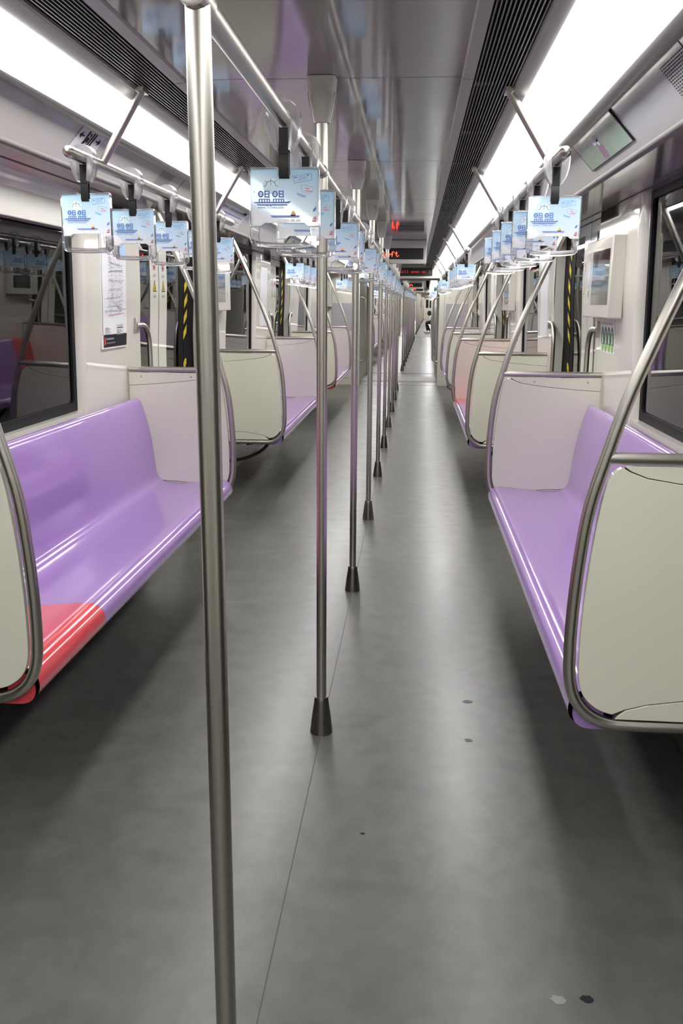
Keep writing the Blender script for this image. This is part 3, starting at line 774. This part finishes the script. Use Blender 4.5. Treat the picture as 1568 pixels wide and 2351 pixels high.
# route map board on the left pier
def route_map(y0, w, z0, z1, s, label):
    t = thing('route_map', (0, 0, 0), label, 'map')
    fn = pier_fn(s, y0)
    m = MB(); m.prism([(0, z0), (w, z0), (w, z1), (0, z1)], fn, .001, .008, 'white'); m.build('frame', t, bevel=.002)
    p = MB(); e = .010; q = .0088
    p.flat([(e, z0+e+.062), (w-e, z0+e+.062), (w-e, z1-e), (e, z1-e)], fn, q, 'paper')
    p.flat([(e+.01, z0+e), (w-e, z0+e), (w-e, z0+e+.060), (e+.01, z0+e+.060)], fn, q, 'ink')
    p.flat([(e+.018, z0+.022), (e+.036, z0+.022), (e+.036, z0+.058), (e+.018, z0+.058)], fn, q+.0003, 'inkred')
    rr = lambda a, b, ww, hh, mt: p.flat([(a, b), (a+ww, b), (a+ww, b+hh), (a, b+hh)], fn, q+.0003, mt)
    rr(e+.045, z0+.046, .11, .008, 'inkgrey'); rr(e+.045, z0+.028, .13, .004, 'inkgrey')
    R = random.Random(3); h = z1-z0
    p.flat([(w*.72, z1-.12), (w-e, z1-.12), (w-e, z1-e), (w*.72, z1-e)], fn, q+.0002, 'blue2')
    cols = ['inkred', 'inkgrey', 'blue2', 'purpleink', 'pink', 'ink']
    def ln(pts, mt, wd=.0022):
        for (a, b), (c, d) in zip(pts, pts[1:]):
            v = Vector((c-a, d-b)); n_ = Vector((-v.y, v.x)).normalized()*wd/2
            p.flat([(a+n_.x, b+n_.y), (c+n_.x, d+n_.y), (c-n_.x, d-n_.y), (a-n_.x, b-n_.y)], fn, q+.0004, mt)
            L_ = v.length; k_ = 0
            while k_ < L_:
                cc = (a+v.x*k_/L_, b+v.y*k_/L_); rr(cc[0]-.002, cc[1]-.002, .004, .004, R.choice(['ink', 'inkgrey', mt])); 
                if R.random() < .7: rr(cc[0]+.006, cc[1]-.001, R.uniform(.006, .018), .0028, 'inkgrey')
                k_ += .018
    cx = w*.52; top = z1-.04; mid = z0+h*.52
    for i in range(7):
        x = w*(.26+.085*i); ln([(x, top-R.uniform(0, .06)), (x, mid+R.uniform(-.1, .1)), (x+R.uniform(-.05, .05), z0+h*R.uniform(.26, .42))], cols[i % 6], .0014)
    for i in range(9):
        z = mid-.13+.042*i; a0 = w*R.uniform(.12, .35); ln([(a0, z), (w*R.uniform(.65, .93), z+R.uniform(-.012, .012))], cols[(i*2+i//3) % 6], .0018)
    ln([(w*.12, top), (w*.3, mid+.17), (w*.36, mid+.1), (w*.36, mid-.06), (w*.7, mid-.10), (w*.92, mid-.10)], 'inkgrey', .0022)
    ln([(w*.10, z0+h*.33), (w*.62, z0+h*.33)], 'blue2', .0016); ln([(w*.3, mid-.05), (w*.3, z0+h*.27)], 'inkgrey')
    for i in range(70): rr(w*R.uniform(.1, .9), z0+h*R.uniform(.28, .92), R.uniform(.005, .016), .003, R.choice(['ink', 'inkgrey', 'inkred', 'inkgrey']))
    for i in range(6): rr(w*.10, z0+h*(.125+.011*i), R.uniform(.05, .085), .003, 'inkgrey')
    for i in range(7): rr(w*.55+i*.015, z0+h*.178, .003, .018, 'ink')
    rr(w*.55, z0+h*.176, .10, .003, 'ink')
    for i in range(4): rr(w*.55, z0+h*(.118+.013*i), R.uniform(.06, .12), .004, 'inkgrey')
    p.build('printed_sheet', t)
    return t
route_map(4.225, .375, 1.17, 1.735, -1, 'tall white metro route map on the left pier, above the front bench')

# white posters on the piers beyond
def poster(s, y0, w, z0, z1, label):
    t = thing('pier_poster', (0, 0, 0), label, 'poster'); fn = pier_fn(s, y0)
    m = MB(); m.prism([(0, z0), (w, z0), (w, z1), (0, z1)], fn, .001, .007, 'white'); m.build('frame', t, bevel=.002)
    p = MB(); p.flat([(.012, z0+.012), (w-.012, z0+.012), (w-.012, z1-.012), (.012, z1-.012)], fn, .0076, 'paper'); p.build('sheet', t); return t
poster(-1, 4.225+T, .375, 1.17, 1.735, 'pale framed poster on the left pier before the second left door')
poster(1, 2*DOORS[0]-4.225, .375, 1.17, 1.735, 'pale framed poster on the right pier just past the first right door')
poster(1, 2*DOORS[1]-(4.225+T), .375, 1.17, 1.735, 'pale framed poster on the right pier just past the second right door')

# wall displays
def display(s, ya, yb, label):
    """box with screen, protruding from the pier; ya<yb"""
    z0, z1 = 1.338, 1.708; d = .062
    t = thing('wall_display', (s*wx(1.5), (ya+yb)/2, z0), label, 'screen')
    h = (yb-ya)/2; D = s*d
    c = MB(); c.box(.004*s, -D, -h, h, 0, z1-z0, 'cream'); c.build('case', t, bevel=.006)
    near = -1  # camera side
    sc = MB(); X = -D-s*.0009
    sc.box(X, X+s*.0005, -h+.035, h-.19, .062, z1-z0-.055, 'screen'); sc.build('screen', t)['label'] = 'dark glass screen'
    k = MB()
    def rr(y, z, w_, h_, mt): k.add([(X, y, z), (X, y+w_, z), (X, y+w_, z+h_), (X, y, z+h_)], [(0, 1, 2, 3)], mt)
    for (y, z, w_, h_) in ((h-.15, .06, .10, .004), (h-.15, .31, .10, .004), (h-.15, .06, .004, .25), (h-.054, .06, .004, .25)): rr(y, z, w_, h_*.6 if h_ < .01 else h_, 'inkgrey')
    rr(h-.12, .29, .04, .008, 'inkgrey'); rr(h-.12, .10, .008, .03, 'ink'); rr(h-.12, .15, .03, .006, 'inkgrey')
    for yy in (-.10, .02): k.add([(X, yy+.014*math.cos(i*PI/6), .028+.011*math.sin(i*PI/6)) for i in range(12)], [tuple(range(12))], 'socket')
    k.build('button_marks', t)
    return t
display(1, 4.22, 4.84, 'box display with dark reflecting screen on the front right pier')
display(1, 4.22+T, 4.84+T, 'box display on the right pier before the second right door')
display(-1, 2*DOORS[0]-4.84, 2*DOORS[0]-4.22, 'box display on the left pier just past the first left door')
display(-1, 2*DOORS[1]-4.84, 2*DOORS[1]-4.22, 'box display on the left pier just past the second left door')

# priority-seat sticker on the right pier
def seat_sticker(s, y0, label):
    fn = pier_fn(s, y0); m = MB()
    m.prism([(0, 1.165), (.16*2, 1.165), (.16*2, 1.325), (0, 1.325)], fn, .0005, .0015, 'paper')
    for i in range(4):
        cx = .05+.073*i
        m.flat([(cx+.037*math.cos(a*PI/9), 1.233+.062*math.sin(a*PI/9)) for a in range(18)], fn, .0018, 'green')
        m.flat([(cx+.037*math.cos(math.radians(a)), 1.233+.062*math.sin(math.radians(a))) for a in range(205, 336, 13)], fn, .0020, 'lime')
        m.flat([(cx+.008*math.cos(a*PI/6), 1.268+.008*math.sin(a*PI/6)) for a in range(12)], fn, .0022, 'paper')
        m.flat([(cx-.011, 1.215), (cx+.012, 1.212), (cx+.009, 1.255), (cx-.007, 1.257)], fn, .0022, 'paper')
        m.flat([(cx-.011, 1.195), (cx-.004, 1.195), (cx-.003, 1.216), (cx-.010, 1.216)], fn, .0022, 'paper')
    for i in range(9): m.flat([(.02+.031*i, 1.303), (.042+.031*i, 1.303), (.042+.031*i, 1.316), (.02+.031*i, 1.316)], fn, .0018, 'inkgrey')
    return tag(m.build('seat_sticker'), label, 'sticker')
seat_sticker(1, 4.70, 'white sticker with four green ovals under the right wall display')

# prints and panels on the sloped cove panels
def cove_fn(s, y0, rev=False):               # a along y, b from 0 at the top edge to 1 at the bottom edge, q lifts off
    A = Vector((.866, 1.9955)); B = Vector((.974, 1.8805)); n = Vector((-(B-A).y, (B-A).x)).normalized()*-1
    def f(a, b, q):
        p = A+(B-A)*b+Vector((-abs(n.x), -abs(n.y)))*q; return (s*p.x, y0+(-a if rev else a), p.y)
    return f
def exit_sign():
    fn = cove_fn(-1, 3.16); m = MB()
    m.prism([(0, -.02), (.23, -.02), (.23, .66), (0, .66)], fn, .0005, .0016, 'paper')
    def q(pts, mt='ink'): m.flat(pts, fn, .002, mt)
    for a, b, c, d in ((0, .0, .004, .66), (.226, 0, .23, .66)): q([(a, b-.02), (c, b-.02), (c, d), (a, d)], 'inkgrey')
    q([(0, -.02), (.23, -.02), (.23, 0), (0, 0)], 'inkgrey'); q([(0, .64), (.23, .64), (.23, .66), (0, .66)], 'inkgrey')
    for x in (.075, .118, .138): q([(x, .10), (x+.014, .10), (x+.014, .46), (x, .46)])
    q([(.094, .16), (.104, .12), (.112, .2), (.104, .24)]); q([(.090, .26), (.108, .24), (.116, .36), (.108, .44), (.10, .36), (.092, .44), (.086, .42)])
    for sg, x in ((1, .058), (-1, .172)):
        q([(x, .24), (x-sg*.022, .24), (x-sg*.022, .28), (x, .28)]); q([(x-sg*.020, .16), (x-sg*.042, .26), (x-sg*.020, .36)])
    for b in (.50, .56): q([(.075, b), (.165, b), (.165, b+.04), (.075, b+.04)], 'inkgrey')
    return tag(m.build('door_exit_decal'), 'white decal with black arrows and opening doors on the left cove panel', 'decal')
exit_sign()
def line_map():
    fn = cove_fn(-1, 5.25); m = MB(); w = .98; Rn = random.Random(5)
    m.prism([(0, .05), (w, .05), (w, .86), (0, .86)], fn, .0005, .0014, 'paper')
    m.flat([(.04, .40), (w-.04, .40), (w-.04, .45), (.04, .45)], fn, .002, 'purpleink')
    for i in range(26):
        x = .05+i*(w-.1)/25
        for sg in (-1, 1):
            if Rn.random() < .75:
                b0, b1 = (.28, .39) if sg < 0 else (.46, .57); m.flat([(x, b0), (x+.004, b0), (x+.004, b1), (x, b1)], fn, .002, 'inkgrey')
                b0, b1 = (.17, .25) if sg < 0 else (.60, .68); m.flat([(x-.008, b0), (x+.012, b0), (x+.012, b1), (x-.008, b1)], fn, .002, 'inkgrey')
    m.flat([(w-.12, .10), (w-.02, .10), (w-.02, .2), (w-.12, .2)], fn, .002, 'ink')
    m.flat([(w-.16, .74), (w-.12, .74), (w-.12, .80), (w-.16, .80)], fn, .002, 'ink'); m.flat([(w-.11, .75), (w-.03, .75), (w-.03, .79), (w-.11, .79)], fn, .002, 'inkgrey')
    return tag(m.build('line_map_strip'), 'white strip map with a purple line on the left cove panel over the first door', 'map')
line_map()
def advert(s, y0, w, label, rev=False):
    t = thing('cove_advert', (0, 0, 0), label, 'advert'); fn = cove_fn(s, y0)
    m = MB(); m.prism([(0, -.01), (w, -.01), (w, .80), (0, .80)], fn, .0005, .005, 'gasket'); m.build('frame', t)
    p = MB(); p.prism([(.010, .012), (w-.012, .012), (w-.012, .778), (.010, .778)], fn, .005, .0058, 'advert')
    p.flat([(.30, .18), (.345, .16), (.37, .30), (.325, .33)], fn, .0062, 'mauve'); p.flat([(.30, .42), (.375, .40), (.40, .74), (.325, .76)], fn, .0062, 'mauve')
    for (a, b, c, d) in ((.325, .33, .35, .42), (.36, .28, .40, .36)): p.flat([(a, b), (c, b), (c, d), (a, d)], fn, .0062, 'halo')
    p.flat([(.50, .45), (.512, .45), (.512, .52), (.50, .52)], fn, .0062, 'inkgrey'); p.flat([(.44, .55), (.452, .55), (.452, .60), (.44, .60)], fn, .0062, 'inkgrey')
    p.build('print', t); return t
advert(1, 3.01, .665, 'framed pale green advert on the right cove panel')
advert(-1, 8.3, .665, 'framed pale green advert on the left cove panel past the first door')
def speaker(s, y0, label):
    fn = cove_fn(s, y0); m = MB()
    for r in range(14):
        for c in range(12):
            a = .004+c*.0165; b = .12+r*.045
            m.flat([(a, b), (a+.010, b), (a+.010, b+.018), (a, b+.018)], fn, .0012, 'ink')
    return tag(m.build('speaker_grille'), label, 'speaker')
speaker(1, 2.28, 'rows of small speaker slots in the right cove panel near the picture corner')
speaker(-1, 4.16, 'rows of small speaker slots in the left cove panel before the seam')

# ------------------------------------------------------------------ LED displays
FONT = {'l': ['01100', '00100', '00100', '00100', '00100', '00100', '01110'], 'e': ['00000', '00000', '01110', '10001', '11111', '10000', '01110'], 'f': ['00110', '01001', '01000', '11100', '01000', '01000', '01000'],
        't': ['01000', '01000', '11100', '01000', '01000', '01001', '00110'], 'w': ['00000', '00000', '10001', '10001', '10101', '10101', '01010'], 'i': ['00100', '00000', '01100', '00100', '00100', '00100', '01110'],
        'o': ['00000', '00000', '01110', '10001', '10001', '10001', '01110'], 'p': ['00000', '00000', '11110', '10001', '11110', '10000', '10000'], 'n': ['00000', '00000', '10110', '11001', '10001', '10001', '10001'], ' ': ['00000']*7}
def led_text(mb, txt, x0, z0, cell, y, mt='led'):
    x = x0
    for ch in txt:
        for r, row in enumerate(FONT[ch]):
            for c, v in enumerate(row):
                if v == '1': mb.add([(x+(c+a)*cell, y, z0+(6-r+b)*cell) for a, b in ((.08, .08), (.92, .08), (.92, .92), (.08, .92))], [(0, 1, 2, 3)], mt)
        x += 6*cell
def led_sign(y, label, txt='left', x0=-.068):
    t = thing('led_sign', (0, y, 1.79), label, 'sign')
    c = MB(); c.box(-.375, .375, 0, .10, 0, .226, 'socket'); c.build('case', t, bevel=.006)
    b = MB(); b.box(-.345, .345, -.003, .0, .042, .150, 'led_bg'); b.build('display_window', t)
    k = MB(); led_text(k, txt, x0, .066, .0073, -.0036); k.build('red_letters', t)
    return t
led_sign(9.2, 'hanging red LED sign reading left, nearest of the hanging signs')
led_sign(9.2+15.4, 'small hanging LED sign in the second carriage, nearer of its two')
led_sign(9.2+22.7, 'small hanging LED sign in the second carriage, farther of its two')

# ------------------------------------------------------------------ car ends and gangways
def end_wall(y, yb, name, first=False):
    m = MB(); O = .685; zt = 1.85
    for s in (-1, 1):
        m.box(s*O, s*1.30, y, y+.06, 0, 2.06, 'cream')
    m.box(-O, O, y, y+.06, zt, 2.06, 'header')
    if first:
        for s in (-1, 1):
            for x in (.775, 1.17): m.box(s*(x-.002), s*(x+.002), y-.002, y, .1, 2.0, 'groove')
            m.box(s*.70, s*1.22, y-.03, y, 0, .10, 'cream')
    return struct(m.build(name))
def gangway(c):
    ya, yb = 15.66+CARS*c, 18.24+CARS*c
    end_wall(15.6+CARS*c, 0, 'wall_end' if c == 0 else 'wall_end_far', c == 0)
    if c < 3: end_wall(18.24+CARS*c, 0, 'wall_end_next' if c == 0 else 'wall_end_next_far')
    g = MB()
    for s in (-1, 1):
        pr = []
        n = 26
        vs = []
        pts = []
        for i in range(n+1):
            y = ya+(yb-ya)*i/n; pts.append((s*(.70+(.02 if i % 2 else 0)), y))
        for (xa, y_a), (xb, y_b) in zip(pts, pts[1:]): g.add([(xa, y_a, 0), (xb, y_b, 0), (xb, y_b, 1.9), (xa, y_a, 1.9)], [(0, 1, 2, 3)], 'rubber_g')
    g.box(-.74, .74, ya, yb, 1.87, 1.9, 'rubber_g')
    g.box(-.72, .72, ya, yb, -.06, -.002, 'floor')
    struct(g.build('wall_gangway'+('' if c == 0 else '_far')))
    t = MB(); t.box(-.70, .70, 16.30+CARS*c, 16.34+CARS*c, -.01, .006, 'steel'); t.box(-.70, .70, 16.34+CARS*c, 17.42+CARS*c, -.01, .010, 'tread'); t.box(-.70, .70, 17.42+CARS*c, 17.46+CARS*c, -.01, .006, 'steel')
    struct(t.build('trim_threshold'+('' if c == 0 else '_far')))
for c in range(3): gangway(c)
# header display over the gangway
h = thing('gangway_display', (0, 15.594, 1.862), 'dark wide LED panel reading will open on l over the gangway', 'sign')
b = MB(); b.box(-.55, .55, -.012, 0, 0, .13, 'led_bg'); b.build('display_window', h)
k_ = MB(); led_text(k_, 'will open on l', .0, .045, .0062, -.0126, 'led_dim'); k_.build('red_letters', h)
l_ = MB(); l_.box(-.68, .68, 15.57, 15.60, 1.825, 1.850, 'white'); struct(l_.build('trim_gangway_lintel'))
# cabinet doors in the end wall, with grey glazed upper part
for s, sn in ((-1, 'left'), (1, 'right')):
    t = thing('end_cabinet', (s*.98, 15.6, 0), 'cream cabinet with a glazed notice panel on the end wall, %s of the gangway' % sn, 'cabinet')
    m = MB(); m.box(-.19, .19, -.014, 0, .12, 1.95, 'cream'); m.build('door', t, bevel=.003)
    m = MB(); m.box(-.185, .185, -.017, -.014, .93, 1.40, 'notice'); m.build('notice_panel', t)
    m = MB(); m.tube([(-s*.12, -.014, 1.50), (-s*.12, -.022, 1.50)], .012, 'steel', 10); m.build('lock', t)
# long grab bars beside the gangway
def gang_bar(s, y, label):
    t = thing('gangway_bar', (s*.66, y, 0), label, 'grab bar')
    MB().tube(smooth_path([(s*.03, 0, 1.50), (-s*.01, 0, 1.50), (-s*.055, 0, 1.47), (-s*.065, 0, 1.40), (-s*.065, 0, .9), (-s*.065, 0, .50), (-s*.055, 0, .43), (-s*.01, 0, .40), (s*.03, 0, .40)], 4), .014, 'steel', 12).build('bar', t)
    return t
gang_bar(-1, 15.9, 'long steel grab bar on the left side of the gangway')
gang_bar(1, 15.9, 'long steel grab bar on the right side of the gangway')

# ------------------------------------------------------------------ the cars beyond
def car_beyond(c):
    off = CARS*c; y0, y1 = 18.3+CARS*(c-1), 15.6+off
    nm = ('', '_second', '_third', '_fourth')[c]
    doors = [off+d for d in (-3.33, 1.127, 5.587, 10.05, 14.51) if y0 < off+d-HALF and off+d+HALF < y1]
    wins = [(a+off, b+off) for a, b in WIN+[(-1.76, -.475)]]
    shell(off, y0, y1, doors if c == 1 else [], wins if c == 1 else [], lambda n: n+nm, False)
    w1 = ('', 'second', 'third', 'last')[c]
    for s, sn in ((-1, 'left'), (1, 'right')):
        light_strip(y0, y1, s, 'far strip light on the %s ceiling side of the %s carriage' % (sn, w1))
for c in (1, 2, 3): car_beyond(c)
for c in (1, 2):
    off = CARS*c; cn = ('', 'second', 'third')[c]
    for s, sn in ((-1, 'left'), (1, 'right')):
        fr = MB()
        for q in part_mbs(s, 1)[:6]: fr.merge(q)
        me = fr.mesh('seat_divider')
        for b in range(-1, 3):
            ya = P_[0]+T*b+off; yb = ya+2.5
            if c == 2 and (s < 0 or b > 1): continue
            lb = '%s bench of the %s carriage on the %s side' % (ORD[b+1], cn, sn); lc = '%s %s bench, %s carriage' % (ORD[b+1], sn, cn)
            seat(s, ya, yb, 'near' if (b == 0 and s < 0) else None, 'small purple '+lb, False)
            for y, w in ((ya, 'near'), (yb, 'far')):
                single('seat_divider', me, (0, y, 0), 'small cream divider at the %s end of the %s' % (w, lc), 'divider')
    for s, sn in ((-1, 'left'), (1, 'right')):
        for b in range(-1, 3):
            if c == 2: continue
            for k in range(5):
                single('hanging_strap', far_strap, (s*.664, 2.573+.43*k+T*b+off, 1.793), 'tiny strap handle over the %s benches of the second carriage' % sn, 'hanging strap', 'straps over the %s benches of the second carriage' % sn)
    for k in range(12 if c == 1 else 0):
        for o in (.52, .89):
            single('hanging_strap', far_strap, (0, 19.08+1.5*k+o, 1.768), 'tiny strap handle on the centre rail of the second carriage', 'hanging strap', 'centre straps of the second carriage')
# last end wall with two dark windows
m = MB(); yl = 15.6+CARS*3
m.box(-1.3, 1.3, yl, yl+.06, 0, 2.06, 'cream'); struct(m.build('wall_front'))
w = MB()
for x in (.28, .62, -.28, -.62): w.box(x-.12, x+.12, yl-.02, yl, 1.02, 1.75, 'gasket')
struct(w.build('window_7'))

# ------------------------------------------------------------------ passenger far away
def person():
    px, py = .73, 44.3
    t = thing('person', (px, py, 0), 'distant seated person in black cap and trousers, white top, bent forward', 'person')
    def skin(name, verts, edges, radii, mt, root=0, sub=2):
        me = bpy.data.meshes.new(name); me.from_pydata(verts, edges, []); o = bpy.data.objects.new(name, me); COL.objects.link(o); o.parent = t
        sk = o.modifiers.new('skin', 'SKIN'); lay = me.skin_vertices[0].data
        for i, r in enumerate(radii): lay[i].radius = (r, r)
        lay[root].use_root = True
        sd = o.modifiers.new('sub', 'SUBSURF'); sd.levels = sub; sd.render_levels = sub
        me.materials.append(M[mt]); 
        sk.use_smooth_shade = True
        return o
    V = []; E_ = []; Rr = []
    def v(p, r, pa=None):
        V.append(p); Rr.append(r)
        if pa is not None: E_.append((pa, len(V)-1))
        return len(V)-1
    hip = v((.12, 0, .53), .12); bel = v((.06, 0, .64), .115, hip); che = v((-.02, 0, .75), .13, bel); nk = v((-.075, 0, .83), .055, che); hd0 = v((-.10, 0, .86), .075, nk); hd1 = v((-.125, 0, .91), .09, hd0); hd2 = v((-.13, 0, .97), .07, hd1)
    for d in (-1, 1):
        sh = v((-.04, d*.17, .78), .06, che); el = v((-.08, d*.22, .60), .042, sh); wr = v((-.22, d*.10, .58), .028, el); pm = v((-.265, d*.07, .585), .03, wr)
        for k in range(4): f1 = v((-.31, d*(.05+.016*k), .59), .009, pm); v((-.335, d*(.05+.016*k), .575), .008, f1)
        th = v((-.285, d*.035, .605), .010, pm); v((-.31, d*.025, .615), .008, th)
        h = v((.10, d*.10, .50), .09, hip); kn = v((-.27, d*.13, .50), .06, h); an = v((-.14-.06*d, d*.13, .09), .036, kn); v((-.22-.06*d, d*.14, .04), .035, an)
    body = skin('body', V, E_, Rr, 'skin')
    # clothing and hair
    def cloth(name, idx, extra, mt):
        mp = {}; vv = []; ee = []; rr = []
        for i in idx: mp[i] = len(vv); vv.append(V[i]); rr.append(Rr[i]+extra)
        for a, b_ in E_:
            if a in mp and b_ in mp: ee.append((mp[a], mp[b_]))
        return skin(name, vv, ee, rr, mt)
    n_arm = 4+8+2
    A0 = 7; B0 = 7+n_arm+4
    cloth('shirt', [hip, bel, che, A0, A0+1, B0, B0+1], .014, 'cloth_w')
    cloth('trousers', [hip, A0+n_arm, A0+n_arm+1, A0+n_arm+2, B0+n_arm, B0+n_arm+1, B0+n_arm+2], .016, 'cloth_b')
    for d, b0 in ((-1, A0), (1, B0)):
        s_ = MB(); x = -.16-.06*d; s_.prism(rrect(x-.17, x+.09, d*.13-.045, d*.13+.045, .04), lambda a, b_, q: (a, b_, q), 0.0, .085, 'shoe'); s_.build('shoe', t, bevel=.02)
    cp = MB(); cp.lathe([(.0, .115), (.06, .10), (.095, .05), (.10, 0)], (-.13, 0, .955), 'cloth_b', 16)
    cp.prism([(-.20, -.08), (-.31, -.06), (-.34, 0), (-.31, .06), (-.20, .08)], lambda a, b_, q: (a, b_, q+(a+.20)*.45), .95, .962, 'cloth_b'); cp.build('cap', t)
    fc = MB()
    fc.lathe([(.0, .012), (.012, .006), (.014, 0), (0, -.01)], (-.222, 0, .895), 'skin', 8); fc.build('nose', t)
    hr = MB(); hr.lathe([(.10, .05), (.102, 0), (.09, -.06), (.06, -.09)], (-.115, 0, .925), 'cloth_b', 16); hr.build('hair', t)
person()

# ------------------------------------------------------------------ the train stands in a curve: the carriages beyond swing to the right
def curve_train():
    bpy.context.view_layer.update()
    piv = [(0, 16.9, 0.)]; ang = [.0125, .0165, .019]
    for a in ang: piv.append((0, piv[-1][1]+CARS, piv[-1][2]+a*CARS))
    for o in list(S.objects):
        if o.parent or o.name.startswith('wall_tunnel'): continue
        pts = [q.matrix_world @ Vector(b) for q in [o]+list(o.children_recursive) if q.type == 'MESH' for b in q.bound_box]
        if not pts: continue
        y = (min(p.y for p in pts)+max(p.y for p in pts))/2
        if y < 18.2: continue
        c = min(2, int((y-18.2)//CARS))
        _, y_, x_ = piv[c]
        o.matrix_world = Matrix.Translation((x_, y_, 0)) @ Matrix.Rotation(-ang[c], 4, 'Z') @ Matrix.Translation((0, -y_, 0)) @ o.matrix_world
curve_train()

# ------------------------------------------------------------------ floor dirt
def stain(x, y, r, mt, label):
    m = MB(); R = random.Random(int(x*1000)+int(y*77)); n = 14
    m.prism([(r*(1+.3*R.uniform(-1, 1))*math.cos(2*PI*i/n), .8*r*(1+.3*R.uniform(-1, 1))*math.sin(2*PI*i/n)) for i in range(n)], lambda a, b, q: (a, b, q), .0002, .0007, mt)
    o = m.build('floor_stain', loc=(x, y, 0)); return tag(o, label, 'stain')
stain(.503, 2.963, .016, 'stainmat', 'oval grey spot on the floor, farther of two beside the bright band')
stain(.489, 2.671, .012, 'stainmat', 'faint oval grey spot on the floor, nearer of two beside the bright band')
stain(.669, 1.577, .013, 'ink', 'dark ragged smudge on the floor at the bottom right')
stain(.609, 1.569, .015, 'palestain', 'pale dried drop on the floor beside the dark smudge')
stain(.173, 2.116, .006, 'ink', 'tiny dark speck on the floor right of the nearest pole')
stain(-.809, 3.761, .008, 'palestain', 'tiny pale crumb on the floor below the front left bench')
# ------------------------------------------------------------------ world, camera, view
wd = bpy.data.worlds.new('World'); S.world = wd; wd.use_nodes = True
wd.node_tree.nodes['Background'].inputs[0].default_value = (.02, .022, .025, 1); wd.node_tree.nodes['Background'].inputs[1].default_value = .15

cam = bpy.data.cameras.new('Camera'); co = bpy.data.objects.new('Camera', cam); COL.objects.link(co); S.camera = co
yaw, pitch, roll, F = -.0803, .2334, -.0068, 2017.7
cy, sy, cp, sp = math.cos(yaw), math.sin(yaw), math.cos(pitch), math.sin(pitch)
fw = Vector((sy*cp, cy*cp, -sp)); rt = Vector((cy, -sy, 0)); dn = fw.cross(rt)
cr, sr = math.cos(roll), math.sin(roll)
r2 = rt*cr+dn*sr; d2 = -rt*sr+dn*cr
co.matrix_world = Matrix(((r2.x, -d2.x, -fw.x, .2794), (r2.y, -d2.y, -fw.y, 0), (r2.z, -d2.z, -fw.z, 1.4), (0, 0, 0, 1)))
cam.sensor_fit = 'VERTICAL'; cam.sensor_height = 36; cam.lens = 36*F/2351; cam.clip_start = .02; cam.clip_end = 200

S.view_settings.view_transform = 'Standard'; S.view_settings.look = 'None'; S.view_settings.gamma = 1; S.view_settings.use_curve_mapping = False
S.view_settings.exposure = 0.0
c_ = S.cycles
c_.max_bounces = 12; c_.diffuse_bounces = 5; c_.glossy_bounces = 5; c_.transmission_bounces = 10; c_.use_adaptive_sampling = True; c_.adaptive_threshold = .025; c_.transparent_max_bounces = 8
c_.caustics_reflective = False; c_.caustics_refractive = False; c_.sample_clamp_indirect = 4.0; c_.blur_glossy = .5
c_.use_denoising = True
